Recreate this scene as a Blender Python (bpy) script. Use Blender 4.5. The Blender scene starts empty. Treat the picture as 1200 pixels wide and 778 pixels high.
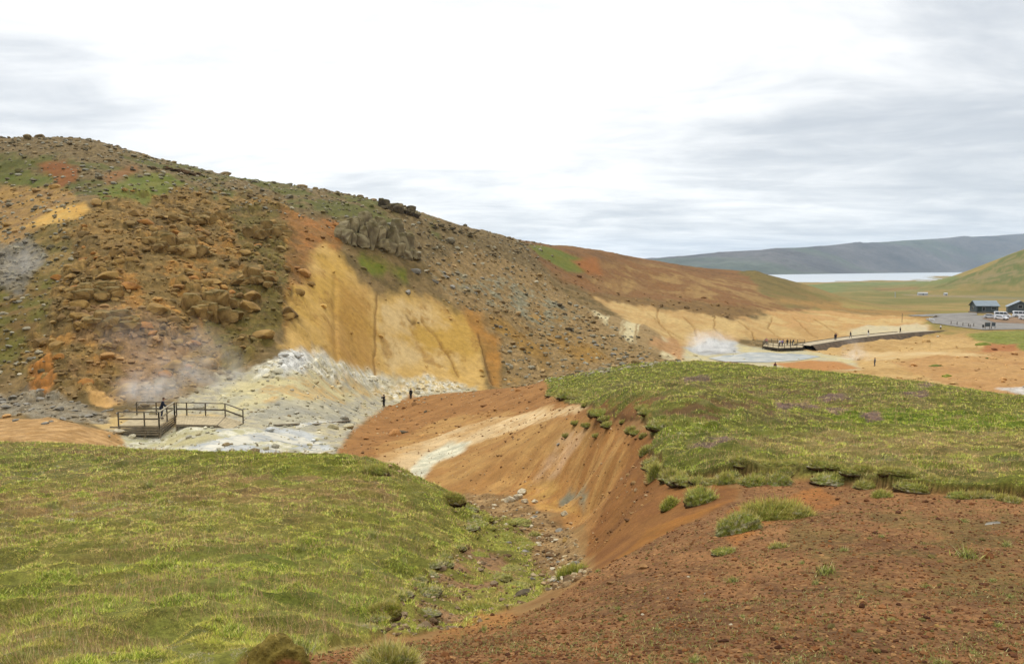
import bpy, bmesh, math, random
import numpy as np
from mathutils import Vector, Matrix
random.seed(7); RNG = np.random.default_rng(11)
C = bpy.context.scene
COL = C.collection
R = math.radians
# ------------------------------------------------------------------ camera
F = 900.0; W0, H0 = 1200.0, 778.0           # focal length in photo pixels
PITCH = math.atan(75.0 / F)
EYE = 30.0
cam = bpy.data.cameras.new('camera'); camo = bpy.data.objects.new('camera', cam); COL.objects.link(camo)
cam.sensor_width = 36.0; cam.lens = 36.0 * F / W0
cam.clip_start = 0.1; cam.clip_end = 40000
camo.location = (0, 0, EYE); camo.rotation_euler = (math.pi / 2 - PITCH, 0, 0)
C.camera = camo
# ------------------------------------------------------------------ world, sun, exposure
SUN_EL, SUN_AZ = 52.0, -25.0                 # elevation, azimuth from the view direction (to the left)
K = 0.66                                     # photo tone -> base colour
w = bpy.data.worlds.new('World'); C.world = w; w.use_nodes = True
nt = w.node_tree; nt.nodes.clear()
def N(tree, typ, **kw):
    n = tree.nodes.new(typ)
    for k, v in kw.items():
        if k in n.inputs: n.inputs[k].default_value = v
        else: setattr(n, k, v)
    return n
def math_n(tree, op, a, b=None, clamp=False):
    n = tree.nodes.new('ShaderNodeMath'); n.operation = op; n.use_clamp = clamp
    for i, v in enumerate((a, b)):
        if v is None: continue
        if hasattr(v, 'is_linked'): tree.links.new(v, n.inputs[i])
        else: n.inputs[i].default_value = v
    return n.outputs[0]
def mix_n(tree, fac, a, b, blend='MIX'):
    n = tree.nodes.new('ShaderNodeMix'); n.data_type = 'RGBA'; n.blend_type = blend
    for s, v in ((n.inputs[0], fac), (n.inputs[6], a), (n.inputs[7], b)):
        if hasattr(v, 'is_linked'): tree.links.new(v, s)
        elif isinstance(v, (int, float)): s.default_value = v
        else: s.default_value = (*v[:3], 1)
    return n.outputs[2]
def ramp_n(tree, fac, stops):
    n = tree.nodes.new('ShaderNodeMapRange'); n.interpolation_type = 'SMOOTHSTEP'
    tree.links.new(fac, n.inputs[0])
    n.inputs[1].default_value, n.inputs[2].default_value, n.inputs[3].default_value, n.inputs[4].default_value = stops
    return n.outputs[0]
sky = N(nt, 'ShaderNodeTexSky', sky_type='NISHITA', sun_disc=False)
sky.sun_elevation = R(SUN_EL); sky.sun_rotation = R(SUN_AZ)
sky.air_density = 1.0; sky.dust_density = 1.0; sky.altitude = 150
tc = N(nt, 'ShaderNodeTexCoord')
sep = N(nt, 'ShaderNodeSeparateXYZ'); nt.links.new(tc.outputs['Generated'], sep.inputs[0])
zz = math_n(nt, 'MAXIMUM', sep.outputs[2], 0.0)
zd = math_n(nt, 'ADD', zz, 0.10)
cx = math_n(nt, 'DIVIDE', sep.outputs[0], zd); cy = math_n(nt, 'DIVIDE', sep.outputs[1], zd)
cmb = N(nt, 'ShaderNodeCombineXYZ'); nt.links.new(cx, cmb.inputs[0]); nt.links.new(cy, cmb.inputs[1])
mp = N(nt, 'ShaderNodeMapping'); mp.inputs['Scale'].default_value = (0.55, 0.8, 1); mp.inputs['Rotation'].default_value = (0, 0, R(20)); mp.inputs['Location'].default_value = (3.1, 1.7, 0)
nt.links.new(cmb.outputs[0], mp.inputs[0])
n1 = N(nt, 'ShaderNodeTexNoise', Scale=0.75, Detail=9.0, Roughness=0.58, Distortion=0.6); nt.links.new(mp.outputs[0], n1.inputs['Vector'])
n2 = N(nt, 'ShaderNodeTexNoise', Scale=2.6, Detail=7.0, Roughness=0.6, Distortion=0.4); nt.links.new(mp.outputs[0], n2.inputs['Vector'])
nn = math_n(nt, 'ADD', math_n(nt, 'MULTIPLY', n1.outputs[0], 0.62), math_n(nt, 'MULTIPLY', n2.outputs[0], 0.38))
# brightness of the overcast: white where the sun stands behind it (ahead, left of centre), greyer to the right and low down
az = math_n(nt, 'ARCTAN2', sep.outputs[0], sep.outputs[1])
azr = ramp_n(nt, math_n(nt, 'ABSOLUTE', math_n(nt, 'ADD', az, 0.12)), (0.12, 0.75, 0.0, 0.10))
low = ramp_n(nt, sep.outputs[2], (0.02, 0.16, 0.07, 0.0))
dark = math_n(nt, 'ADD', azr, low)
nb = math_n(nt, 'SUBTRACT', nn, dark)
cl = ramp_n(nt, nb, (0.24, 0.62, 0.0, 1.0))
up = ramp_n(nt, sep.outputs[2], (0.34, 0.90, 1.0, 2.1))     # an overcast sky is brightest overhead
cloud = mix_n(nt, cl, (0.56, 0.60, 0.65), (1.10, 1.10, 1.085))
cloud = mix_n(nt, 1.0, cloud, (1, 1, 1), 'MULTIPLY')
vm = N(nt, 'ShaderNodeVectorMath', operation='SCALE'); nt.links.new(cloud, vm.inputs[0]); nt.links.new(up, vm.inputs['Scale'])
bg1 = N(nt, 'ShaderNodeBackground', Strength=0.09); nt.links.new(sky.outputs[0], bg1.inputs[0])
bg2 = N(nt, 'ShaderNodeBackground', Strength=1.0); nt.links.new(vm.outputs[0], bg2.inputs[0])
thin = ramp_n(nt, nb, (0.10, 0.26, 0.45, 0.93))             # thin places where blue shows through
ms = N(nt, 'ShaderNodeMixShader'); nt.links.new(thin, ms.inputs[0]); nt.links.new(bg1.outputs[0], ms.inputs[1]); nt.links.new(bg2.outputs[0], ms.inputs[2])
wo = N(nt, 'ShaderNodeOutputWorld'); nt.links.new(ms.outputs[0], wo.inputs[0])
w.cycles.sampling_method = 'AUTOMATIC'
sun = bpy.data.lights.new('sun', 'SUN'); sun.energy = 1.5; sun.angle = R(10); sun.color = (1.0, 0.95, 0.87)
suno = bpy.data.objects.new('sun', sun); COL.objects.link(suno)
sdir = Vector((math.sin(R(SUN_AZ)) * math.cos(R(SUN_EL)), math.cos(R(SUN_AZ)) * math.cos(R(SUN_EL)), math.sin(R(SUN_EL))))
suno.rotation_euler = (-sdir).to_track_quat('-Z', 'Y').to_euler(); suno.location = (0, 0, 120)
C.view_settings.view_transform = 'Standard'; C.view_settings.look = 'None'; C.view_settings.exposure = 0.18; C.view_settings.gamma = 1.0
C.view_settings.use_curve_mapping = False
C.render.engine = 'CYCLES'
C.cycles.max_bounces = 5; C.cycles.diffuse_bounces = 3; C.cycles.glossy_bounces = 2; C.cycles.transmission_bounces = 4; C.cycles.volume_bounces = 2
C.cycles.use_denoising = True; C.cycles.caustics_reflective = False; C.cycles.caustics_refractive = False
# ------------------------------------------------------------------ helpers: properties, noise, meshes
def tag(o, label=None, cat=None, group=None, kind=None):
    if label: o['label'] = label
    if cat: o['category'] = cat
    if group: o['group'] = group
    if kind: o['kind'] = kind
    return o
def empty(name, loc=(0, 0, 0), rz=0.0, scale=1.0):
    o = bpy.data.objects.new(name, None); COL.objects.link(o)
    o.location = loc; o.rotation_euler = (0, 0, rz); o.scale = (scale,) * 3; o.empty_display_size = 0.2
    return o
def copy_tree(o, parent=None):
    c = o.copy(); COL.objects.link(c)
    if parent is not None: c.parent = parent
    for ch in list(o.children): copy_tree(ch, c)
    return c
def lin(c):
    c = np.asarray(c, float) / 255.0
    return np.where(c <= 0.04045, c / 12.92, ((c + 0.055) / 1.055) ** 2.4)
def alb(*rgb):
    c = lin(rgb); sat = min(1.0, max(0.0, (rgb[0] - rgb[2]) / 110.0))      # only the strongly coloured earths shift towards ochre
    g = np.array((0.95, 1.05, 0.86)) if rgb[0] > 1.3 * rgb[1] else np.array((0.99, 1.0, 0.90))
    return np.clip(c * (1 + (g - 1) * sat), 0.003, 1) * K
def _hash(ix, iy, seed):
    h = (ix.astype(np.int64) * 374761393 + iy.astype(np.int64) * 668265263 + seed * 974634721) & 0xFFFFFFFF
    h = ((h ^ (h >> 13)) * 1274126177) & 0xFFFFFFFF
    h = ((h ^ (h >> 16)) * 2246822519) & 0xFFFFFFFF
    return h ^ (h >> 15)
def gnoise(x, y, seed=0):
    ix = np.floor(x); iy = np.floor(y); fx = x - ix; fy = y - iy
    sx = fx * fx * fx * (fx * (fx * 6 - 15) + 10); sy = fy * fy * fy * (fy * (fy * 6 - 15) + 10)
    def g(dx, dy):
        a = _hash(ix + dx, iy + dy, seed) * (2 * math.pi / 4294967296.0)
        return np.cos(a) * (fx - dx) + np.sin(a) * (fy - dy)
    a = g(0, 0); b = g(1, 0); c = g(0, 1); d = g(1, 1)
    ab = a + (b - a) * sx; cd = c + (d - c) * sx
    return (ab + (cd - ab) * sy) * 1.5
def fbm(x, y, period, octaves=4, seed=0, rough=0.5):
    f = 1.0 / period; a = 1.0; s = np.zeros_like(x); n = 0.0
    for i in range(octaves):
        s += a * gnoise(x * f + 17.3 * i, y * f - 9.1 * i, seed + i); n += a; a *= rough; f *= 2.03
    return s / n
def worley(x, y, period, seed=0):
    x = x / period; y = y / period; ix = np.floor(x); iy = np.floor(y)
    d1 = np.full_like(x, 9.0); d2 = np.full_like(x, 9.0); idv = np.zeros_like(x)
    for dx in (-1, 0, 1):
        for dy in (-1, 0, 1):
            h = _hash(ix + dx, iy + dy, seed); h2 = _hash(ix + dx, iy + dy, seed + 77)
            px = ix + dx + (h & 0xFFFF) / 65536.0; py = iy + dy + (h2 & 0xFFFF) / 65536.0
            d = np.hypot(px - x, py - y)
            near = d < d1
            d2 = np.where(near, d1, np.minimum(d2, d)); idv = np.where(near, (h >> 16) / 65536.0, idv); d1 = np.minimum(d1, d)
    return d1, d2, idv
def sstep(a, b, x):
    t = np.clip((x - a) / (b - a), 0, 1); return t * t * (3 - 2 * t)
def mesh_np(name, v, faces, cols=None, extra=None, smooth=True, mat=None, parent=None):
    """v (n,3); faces (m,k) all the same k -> linked mesh object"""
    me = bpy.data.meshes.new(name); n = len(v); m, k = faces.shape
    me.vertices.add(n); me.vertices.foreach_set('co', np.ascontiguousarray(v, np.float32).ravel())
    me.loops.add(m * k); me.loops.foreach_set('vertex_index', np.ascontiguousarray(faces, np.int32).ravel())
    me.polygons.add(m); me.polygons.foreach_set('loop_start', np.arange(0, m * k, k, dtype=np.int32))
    me.polygons.foreach_set('loop_total', np.full(m, k, np.int32)) if False else None
    me.polygons.foreach_set('use_smooth', np.full(m, smooth, bool))
    me.update(calc_edges=True)
    for nm, c in (('Col', cols), ('Msk', extra)):
        if c is None: continue
        a = me.color_attributes.new(nm, 'FLOAT_COLOR', 'POINT')
        c4 = np.ones((n, 4), np.float32); c4[:, :c.shape[1]] = c
        a.data.foreach_set('color', c4.ravel())
    o = bpy.data.objects.new(name, me); COL.objects.link(o)
    if mat: me.materials.append(mat)
    if parent: o.parent = parent
    return o
class MB:
    """collects boxes, bars, tubes and polygons into one mesh"""
    def __init__(s): s.v = []; s.f = []
    def add(s, v, f):
        b = len(s.v); s.v += [tuple(p) for p in v]; s.f += [tuple(i + b for i in q) for q in f]
    def box(s, c, d, rz=0.0):
        x, y, z = d[0] / 2, d[1] / 2, d[2] / 2; ca, sa = math.cos(rz), math.sin(rz)
        v = [(c[0] + ca * i * x - sa * j * y, c[1] + sa * i * x + ca * j * y, c[2] + k * z) for k in (-1, 1) for i, j in ((-1, -1), (1, -1), (1, 1), (-1, 1))]
        s.add(v, [(0, 3, 2, 1), (4, 5, 6, 7), (0, 1, 5, 4), (1, 2, 6, 5), (2, 3, 7, 6), (3, 0, 4, 7)])
    def bar(s, a, b, wd, ht):
        a = Vector(a); b = Vector(b); d = (b - a).normalized()
        up = Vector((0, 0, 1)) if abs(d.z) < 0.95 else Vector((0, 1, 0))
        sd = d.cross(up).normalized() * wd / 2; u = sd.cross(d).normalized() * ht / 2
        v = [p + i * sd + j * u for p in (a, b) for i, j in ((-1, -1), (1, -1), (1, 1), (-1, 1))]
        s.add(v, [(0, 1, 2, 3), (7, 6, 5, 4), (0, 4, 5, 1), (1, 5, 6, 2), (2, 6, 7, 3), (3, 7, 4, 0)])
    def tube(s, pts, radii, n=8, caps=True):
        pts = [Vector(p) for p in pts]; rings = []
        for i, p in enumerate(pts):
            d = (pts[min(i + 1, len(pts) - 1)] - pts[max(i - 1, 0)]).normalized()
            a = d.cross(Vector((0, 0, 1)) if abs(d.z) < 0.9 else Vector((1, 0, 0))).normalized(); b = d.cross(a)
            r = radii[i] if hasattr(radii, '__len__') else radii
            rings.append([p + (a * math.cos(2 * math.pi * k / n) + b * math.sin(2 * math.pi * k / n)) * r for k in range(n)])
        v = [q for r in rings for q in r]
        f = [(i * n + k, i * n + (k + 1) % n, (i + 1) * n + (k + 1) % n, (i + 1) * n + k) for i in range(len(pts) - 1) for k in range(n)]
        if caps: f += [tuple(range(n - 1, -1, -1)), tuple((len(pts) - 1) * n + k for k in range(n))]
        s.add(v, f)
    def prism(s, prof, y0, y1):            # profile (x,z) drawn along y
        n = len(prof); v = [(x, y0, z) for x, z in prof] + [(x, y1, z) for x, z in prof]
        s.add(v, [tuple(range(n)), tuple(range(2 * n - 1, n - 1, -1))] + [(i, i + n, (i + 1) % n + n, (i + 1) % n) for i in range(n)])
    def build(s, name, mat, parent=None, bevel=0.0, smooth=False):
        me = bpy.data.meshes.new(name); me.from_pydata(s.v, [], s.f); me.materials.append(mat)
        bm = bmesh.new(); bm.from_mesh(me); bmesh.ops.recalc_face_normals(bm, faces=bm.faces)
        if bevel: bmesh.ops.bevel(bm, geom=[e for e in bm.edges if e.is_manifold and e.calc_face_angle(0) > 0.5], offset=bevel, segments=2, affect='EDGES', clamp_overlap=True)
        for f in bm.faces: f.smooth = smooth
        bm.to_mesh(me); bm.free()
        o = bpy.data.objects.new(name, me); COL.objects.link(o)
        if parent: o.parent = parent
        return o
# ------------------------------------------------------------------ materials
def mat_plain(name, rgb, rough=0.7, var=0.25, scale=6.0, metal=0.0, bump=0.15, spec=0.3, bscale=None):
    m = bpy.data.materials.new(name); m.use_nodes = True; t = m.node_tree; b = t.nodes['Principled BSDF']
    b.inputs['Roughness'].default_value = rough; b.inputs['Metallic'].default_value = metal; b.inputs['Specular IOR Level'].default_value = spec
    co = N(t, 'ShaderNodeTexCoord')
    no = N(t, 'ShaderNodeTexNoise', Scale=scale, Detail=6.0, Roughness=0.6); t.links.new(co.outputs['Object'], no.inputs['Vector'])
    f = ramp_n(t, no.outputs[0], (0.3, 0.7, 1 - var, 1 + var))
    vmn = N(t, 'ShaderNodeVectorMath', operation='SCALE'); vmn.inputs[0].default_value = rgb; t.links.new(f, vmn.inputs['Scale'])
    t.links.new(vmn.outputs[0], b.inputs['Base Color'])
    if bump:
        n3 = N(t, 'ShaderNodeTexNoise', Scale=bscale or scale * 5, Detail=5.0); t.links.new(co.outputs['Object'], n3.inputs['Vector'])
        bp = N(t, 'ShaderNodeBump', Strength=bump, Distance=0.05); t.links.new(n3.outputs[0], bp.inputs['Height']); t.links.new(bp.outputs[0], b.inputs['Normal'])
    return m
def mat_terrain():
    m = bpy.data.materials.new('terrain'); m.use_nodes = True; t = m.node_tree; b = t.nodes['Principled BSDF']
    b.inputs['Roughness'].default_value = 0.92; b.inputs['Specular IOR Level'].default_value = 0.12
    a = N(t, 'ShaderNodeAttribute', attribute_name='Col'); k = N(t, 'ShaderNodeAttribute', attribute_name='Msk')
    ks = N(t, 'ShaderNodeSeparateColor'); t.links.new(k.outputs['Color'], ks.inputs[0])
    g = N(t, 'ShaderNodeNewGeometry')
    nA = N(t, 'ShaderNodeTexNoise', Scale=0.9, Detail=11.0, Roughness=0.72); t.links.new(g.outputs['Position'], nA.inputs['Vector'])
    wn = N(t, 'ShaderNodeTexNoise', Scale=1.7, Detail=3.0); t.links.new(g.outputs['Position'], wn.inputs['Vector'])
    wp = N(t, 'ShaderNodeVectorMath', operation='MULTIPLY_ADD'); t.links.new(wn.outputs['Color'], wp.inputs[0]); wp.inputs[1].default_value = (0.6,) * 3; t.links.new(g.outputs['Position'], wp.inputs[2])
    nB = N(t, 'ShaderNodeTexNoise', Scale=11.0, Detail=5.0, Roughness=0.7); t.links.new(g.outputs['Position'], nB.inputs['Vector'])
    vo = N(t, 'ShaderNodeTexVoronoi', Scale=17.0, Randomness=1.0); t.links.new(g.outputs['Position'], vo.inputs['Vector'])
    f1 = ramp_n(t, nA.outputs[0], (0.30, 0.70, 0.66, 1.34)); f2 = ramp_n(t, nB.outputs[0], (0.3, 0.7, 0.72, 1.28))
    nC = N(t, 'ShaderNodeTexNoise', Scale=34.0, Detail=4.0, Roughness=0.75); t.links.new(g.outputs['Position'], nC.inputs['Vector'])
    ff = math_n(t, 'MULTIPLY', math_n(t, 'MULTIPLY', f1, f2), ramp_n(t, nC.outputs[0], (0.28, 0.72, 0.68, 1.32)))
    vmn = N(t, 'ShaderNodeVectorMath', operation='SCALE'); t.links.new(a.outputs['Color'], vmn.inputs[0]); kk = math_n(t, 'ADD', math_n(t, 'ADD', ks.outputs[0], ks.outputs[1]), math_n(t, 'ADD', ks.outputs[2], 0.45), True)
    ff = math_n(t, 'ADD', math_n(t, 'MULTIPLY', math_n(t, 'SUBTRACT', ff, 1.0), kk), 1.0)
    t.links.new(ff, vmn.inputs['Scale'])
    # loose stones lying on the rocky slopes: cells of their own tone
    prev = vmn.outputs[0]
    for sc_, lo_ in ((0.9, 0.35), (2.6, 0.45)):
        vq = N(t, 'ShaderNodeTexVoronoi', Scale=sc_, Randomness=1.0); t.links.new(wp.outputs[0], vq.inputs['Vector'])
        qs = N(t, 'ShaderNodeSeparateColor'); t.links.new(vq.outputs['Color'], qs.inputs[0])
        on = math_n(t, 'MULTIPLY', ramp_n(t, qs.outputs[1], (lo_, lo_ + 0.3, 0.0, 1.0)), ramp_n(t, vq.outputs['Distance'], (0.28, 0.5, 1.0, 0.0)))
        on = math_n(t, 'MULTIPLY', on, ramp_n(t, ks.outputs[1], (0.1, 0.8, 0.0, 0.85)))
        ed = ramp_n(t, qs.outputs[0], (0.0, 1.0, 0.72, 1.6))
        vx = N(t, 'ShaderNodeVectorMath', operation='SCALE'); t.links.new(prev, vx.inputs[0]); t.links.new(ed, vx.inputs['Scale'])
        prev = mix_n(t, on, prev, vx.outputs[0])
    # pebble tint on bare soil
    vs = N(t, 'ShaderNodeSeparateColor'); t.links.new(vo.outputs['Color'], vs.inputs[0])
    pf = math_n(t, 'MULTIPLY', ks.outputs[2], ramp_n(t, vs.outputs[0], (0.55, 0.95, 0.0, 0.55)))
    pc = mix_n(t, vs.outputs[1], tuple(alb(190, 140, 95)), tuple(alb(95, 62, 42)))
    t.links.new(mix_n(t, pf, prev, pc), b.inputs['Base Color'])
    h = math_n(t, 'ADD', math_n(t, 'MULTIPLY', nA.outputs[0], 0.6), math_n(t, 'MULTIPLY', nB.outputs[0], 0.10))
    h = math_n(t, 'SUBTRACT', h, math_n(t, 'MULTIPLY', math_n(t, 'MULTIPLY', vo.outputs['Distance'], ks.outputs[2]), 0.05))
    bp = N(t, 'ShaderNodeBump', Distance=0.55); t.links.new(ramp_n(t, ks.outputs[1], (0.0, 1.0, 0.22, 1.0)), bp.inputs['Strength'])
    t.links.new(h, bp.inputs['Height']); t.links.new(bp.outputs[0], b.inputs['Normal'])
    return m
def mat_attr(name, rough=0.8, up=0.0, var=0.0, bump=0.0, scale=8.0, trans=0.0):
    """base colour from the mesh's own colour attribute"""
    m = bpy.data.materials.new(name); m.use_nodes = True; t = m.node_tree; b = t.nodes['Principled BSDF']
    b.inputs['Roughness'].default_value = rough; b.inputs['Specular IOR Level'].default_value = 0.15
    a = N(t, 'ShaderNodeAttribute', attribute_name='Col'); src = a.outputs['Color']
    g = N(t, 'ShaderNodeNewGeometry')
    if var:
        no = N(t, 'ShaderNodeTexNoise', Scale=scale, Detail=6.0, Roughness=0.65); t.links.new(g.outputs['Position'], no.inputs['Vector'])
        f = ramp_n(t, no.outputs[0], (0.3, 0.7, 1 - var, 1 + var))
        v = N(t, 'ShaderNodeVectorMath', operation='SCALE'); t.links.new(src, v.inputs[0]); t.links.new(f, v.inputs['Scale']); src = v.outputs[0]
        if bump:
            bp = N(t, 'ShaderNodeBump', Strength=bump, Distance=0.1); t.links.new(no.outputs[0], bp.inputs['Height']); t.links.new(bp.outputs[0], b.inputs['Normal'])
    t.links.new(src, b.inputs['Base Color'])
    if up:
        v = N(t, 'ShaderNodeMix'); v.data_type = 'VECTOR'; v.inputs[0].default_value = up
        t.links.new(g.outputs['Normal'], v.inputs[4]); v.inputs[5].default_value = (0, 0, 1)
        nz = N(t, 'ShaderNodeVectorMath', operation='NORMALIZE'); t.links.new(v.outputs[1], nz.inputs[0]); t.links.new(nz.outputs[0], b.inputs['Normal'])
    return m
M_TERRAIN = mat_terrain()
M_GRASS = mat_attr('grass_blades', 0.75, up=0.6)
M_STONES = mat_attr('stones', 0.9, var=0.25, bump=0.4, scale=9.0)
M_FAR = mat_attr('far_hills', 0.95, var=0.3, scale=0.02)
# ------------------------------------------------------------------ terrain: control points on real landforms
cP, sP = math.cos(PITCH), math.sin(PITCH)
def ray(px, py):
    a = (px - W0 / 2) / F; b = (H0 / 2 - py) / F; d = cP + b * sP
    return a / d, (-sP + b * cP) / d           # x per metre ahead, height per metre ahead (from the eye)
def world(px, py, Y):
    u, t = ray(px, py); return Vector((u * Y, Y, EYE + t * Y))
CP = []
def L(*pts, step=28):
    """a landform line: (photo x, photo y, metres ahead) knots, resampled"""
    q = []
    for px, py, Y in pts:
        u, t = ray(px, py); q.append((u, math.log(Y), t))
    if len(q) == 1: CP.append(q[0]); return
    for a, b in zip(q[:-1], q[1:]):
        n = max(1, int(round(math.hypot((b[0] - a[0]) * F, (b[1] - a[1]) * 120) / step)))
        for i in range(n): CP.append(tuple(a[j] + (b[j] - a[j]) * i / n for j in range(3)))
    CP.append(q[-1])
CREST = [(-450, 190, 165), (-150, 172, 175), (0, 167, 180), (60, 166, 182), (110, 168, 184), (180, 187, 188), (215, 196, 190), (240, 202, 192), (330, 218, 195), (430, 235, 195), (490, 254, 200), (560, 272, 225), (640, 290, 260), (700, 294, 300), (760, 305, 340), (830, 319, 370), (868, 322, 376), (883, 319.5, 380), (907, 325, 384), (920, 328.5, 386), (950, 335, 388)]
L(*CREST)
for px, py, Y in CREST: L((px, py + 26 if px < 600 else py + 9, Y * 1.3)); L((px, 342, 520)) ; L((px, 345, 900)); L((px, 333.2, 1500)); L((px, 331.5, 1900)); L((px, 330.8, 2200)); L((px, 327.5, 3700)); L((px, 325.5, 4600))
for px in (-450, -150, 0):
    for y, Y in ((470, 78), (380, 95), (300, 120), (230, 150)): L((px, y, Y))
for px, prof in {100: ((450, 80), (350, 100), (250, 130), (200, 160)), 200: ((450, 82), (380, 98), (300, 120), (240, 150)),
                 270: ((440, 90), (390, 102), (320, 122), (260, 150)), 330: ((430, 92), (400, 102), (330, 122), (270, 150)),
                 385: ((442, 107), (400, 114), (340, 132), (285, 152)),
                 440: ((450, 121), (400, 132), (350, 143), (300, 158), (262, 176)), 500: ((451, 129), (400, 142), (350, 156), (300, 176)),
                 560: ((450, 135), (400, 150), (350, 170), (310, 192)), 650: ((440, 145), (390, 170), (340, 210), (308, 245)),
                 760: ((422, 160), (390, 190), (360, 230), (335, 270)), 840: ((412, 186), (395, 205), (375, 225), (345, 270)),
                 940: ((402, 214), (378, 250), (352, 320)), 1000: ((376, 262), (362, 320), (354, 420), (342, 800), (333, 1500), (329.3, 2350), (327.5, 3400), (325.5, 4600)),
                 1100: ((374, 262), (366, 300), (356, 420), (349, 600), (341, 900), (334, 1500), (326.5, 2900), (323.6, 3700), (325.0, 4600)),
                 1200: ((372, 268), (366, 300), (357, 420), (349, 560)), 1400: ((372, 268), (366, 300), (357, 420), (350, 560)), 1700: ((372, 268), (357, 420), (350, 560))}.items():
    for y, Y in prof: L((px, y, Y))
L((1095, 339, 860), (1140, 320, 960), (1200, 292, 1020), (1300, 262, 1050), (1450, 240, 1100), (1700, 235, 1100))
L((1095, 343, 740), (1200, 343, 680), (1400, 343, 640))
for px in (1140, 1200, 1300, 1450, 1700): L((px, 328, 1600)); L((px, 326, 2900)); L((px, 324, 3700)); L((px, 325, 4600))
# second valley
for p in ((810, 410, 190), (880, 411, 190), (950, 411, 190), (810, 423, 168), (880, 425, 167), (950, 424, 168), (1000, 411, 193), (1000, 404, 204), (1020, 402, 209), (1060, 398.5, 219), (1100, 409, 193), (1100, 397, 222), (1000, 428, 160), (1050, 432, 150),
          (1100, 416, 172), (1100, 432, 148), (1190, 412, 180), (1190, 395, 218), (1180, 440, 133), (1190, 458, 108), (1200, 384, 240), (1400, 440, 130), (1400, 395, 215), (1700, 440, 130), (1700, 395, 215),
          (720, 432, 150), (700, 445, 125), (800, 441, 110), (900, 448, 100), (1000, 460, 95), (1100, 470, 85), (1190, 488, 72), (1400, 500, 70), (1700, 500, 70)): L(p)
# plateau
L((640, 446, 84), (700, 436, 88), (760, 428, 86), (830, 425, 82), (900, 431, 74), (1000, 440, 65), (1100, 451, 57), (1190, 466, 50), (1400, 480, 45), (1700, 490, 44))
for p in ((700, 463, 56), (800, 470, 44), (900, 476, 41), (1000, 486, 37), (1100, 493, 35), (1200, 500, 33), (1400, 505, 32), (1700, 510, 32), (850, 515, 25), (960, 520, 24), (1100, 530, 21), (1200, 535, 20), (1400, 540, 20)): L(p)
L((652, 455, 70), (690, 482, 39), (735, 500, 31), (763, 522, 25.5), (775, 545, 21), (808, 561, 18.2), (850, 557, 17.4), (960, 557, 16.8), (1040, 569, 15.2), (1200, 582, 13.6), (1400, 590, 13), (1700, 600, 12))
# near slope of bare soil
L((870, 592, 14.4), (820, 612, 13.6), (760, 640, 12.6), (700, 670, 11.7), (650, 706, 10.7), (590, 732, 9.6), (520, 748, 8.8), (460, 757, 8.0))
L((870, 582, 15.4), (960, 582, 15.2), (1040, 592, 13.4), (1200, 602, 12.2), (1400, 610, 12))
for p in ((1000, 660, 9.3), (1200, 660, 9.2), (1400, 660, 9), (1700, 660, 9), (800, 690, 9.2), (700, 720, 8.6), (600, 756, 7.0), (900, 640, 10.8)): L(p)
L((-450, 778, 6.2), (0, 778, 6.2), (200, 778, 6.0), (340, 778, 5.7), (450, 778, 5.5), (600, 778, 5.4), (800, 778, 5.2), (1000, 778, 5.0), (1200, 778, 5.0), (1700, 778, 5.0), step=90)
# gully and its walls
L((480, 742, 9.6), (540, 728, 11.2), (600, 705, 13.6), (645, 688, 15.2), (672, 668, 17), (668, 640, 21), (655, 615, 27), (640, 598, 31), (600, 582, 36), (560, 577, 39.5), (500, 575, 44), (450, 552, 51), (400, 531, 58))
L((692, 655, 17.6), (700, 630, 20), (690, 606, 27), (670, 588, 32.5), (610, 570, 38), (540, 565, 43))
for p in ((730, 610, 17.6), (765, 578, 18.4), (735, 560, 23), (715, 540, 28), (700, 520, 33.5), (720, 650, 14.4), (790, 590, 16.4), (660, 560, 35.5), (640, 520, 41), (600, 540, 42), (550, 545, 47), (600, 505, 54), (480, 552, 51), (450, 522, 62), (500, 512, 66), (560, 498, 63), (620, 478, 66)): L(p)
L((400, 521, 64), (420, 500, 80), (450, 477.5, 103), (480, 466.5, 110), (520, 461, 108), (560, 458, 103), (600, 454, 97), (640, 449, 91))
for p in ((455, 477, 111), (483, 470, 117), (520, 468, 120), (560, 466, 120), (620, 461, 114), (660, 450, 110)): L(p)
# first valley floor
for p in ((150, 526, 58), (200, 529, 58), (300, 531, 58), (370, 531, 60), (200, 511, 63), (270, 500, 66.5), (320, 503, 66), (380, 505, 69), (300, 485, 73), (360, 487, 76), (400, 490, 82), (430, 484, 98), (200, 495, 68), (215, 501.8, 62.8), (235, 501.5, 63), (255, 501, 63.3), (285, 496, 66), (230, 492, 67.8), (200, 480, 72), (120, 493, 66), (280, 465, 80), (200, 462, 78), (120, 470, 76), (400, 465, 100)): L(p)
for p in ((60, 511, 53), (0, 505, 57), (0, 490, 67), (100, 503, 59), (-150, 500, 62), (-450, 500, 62), (150, 512, 62)): L(p)
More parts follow.
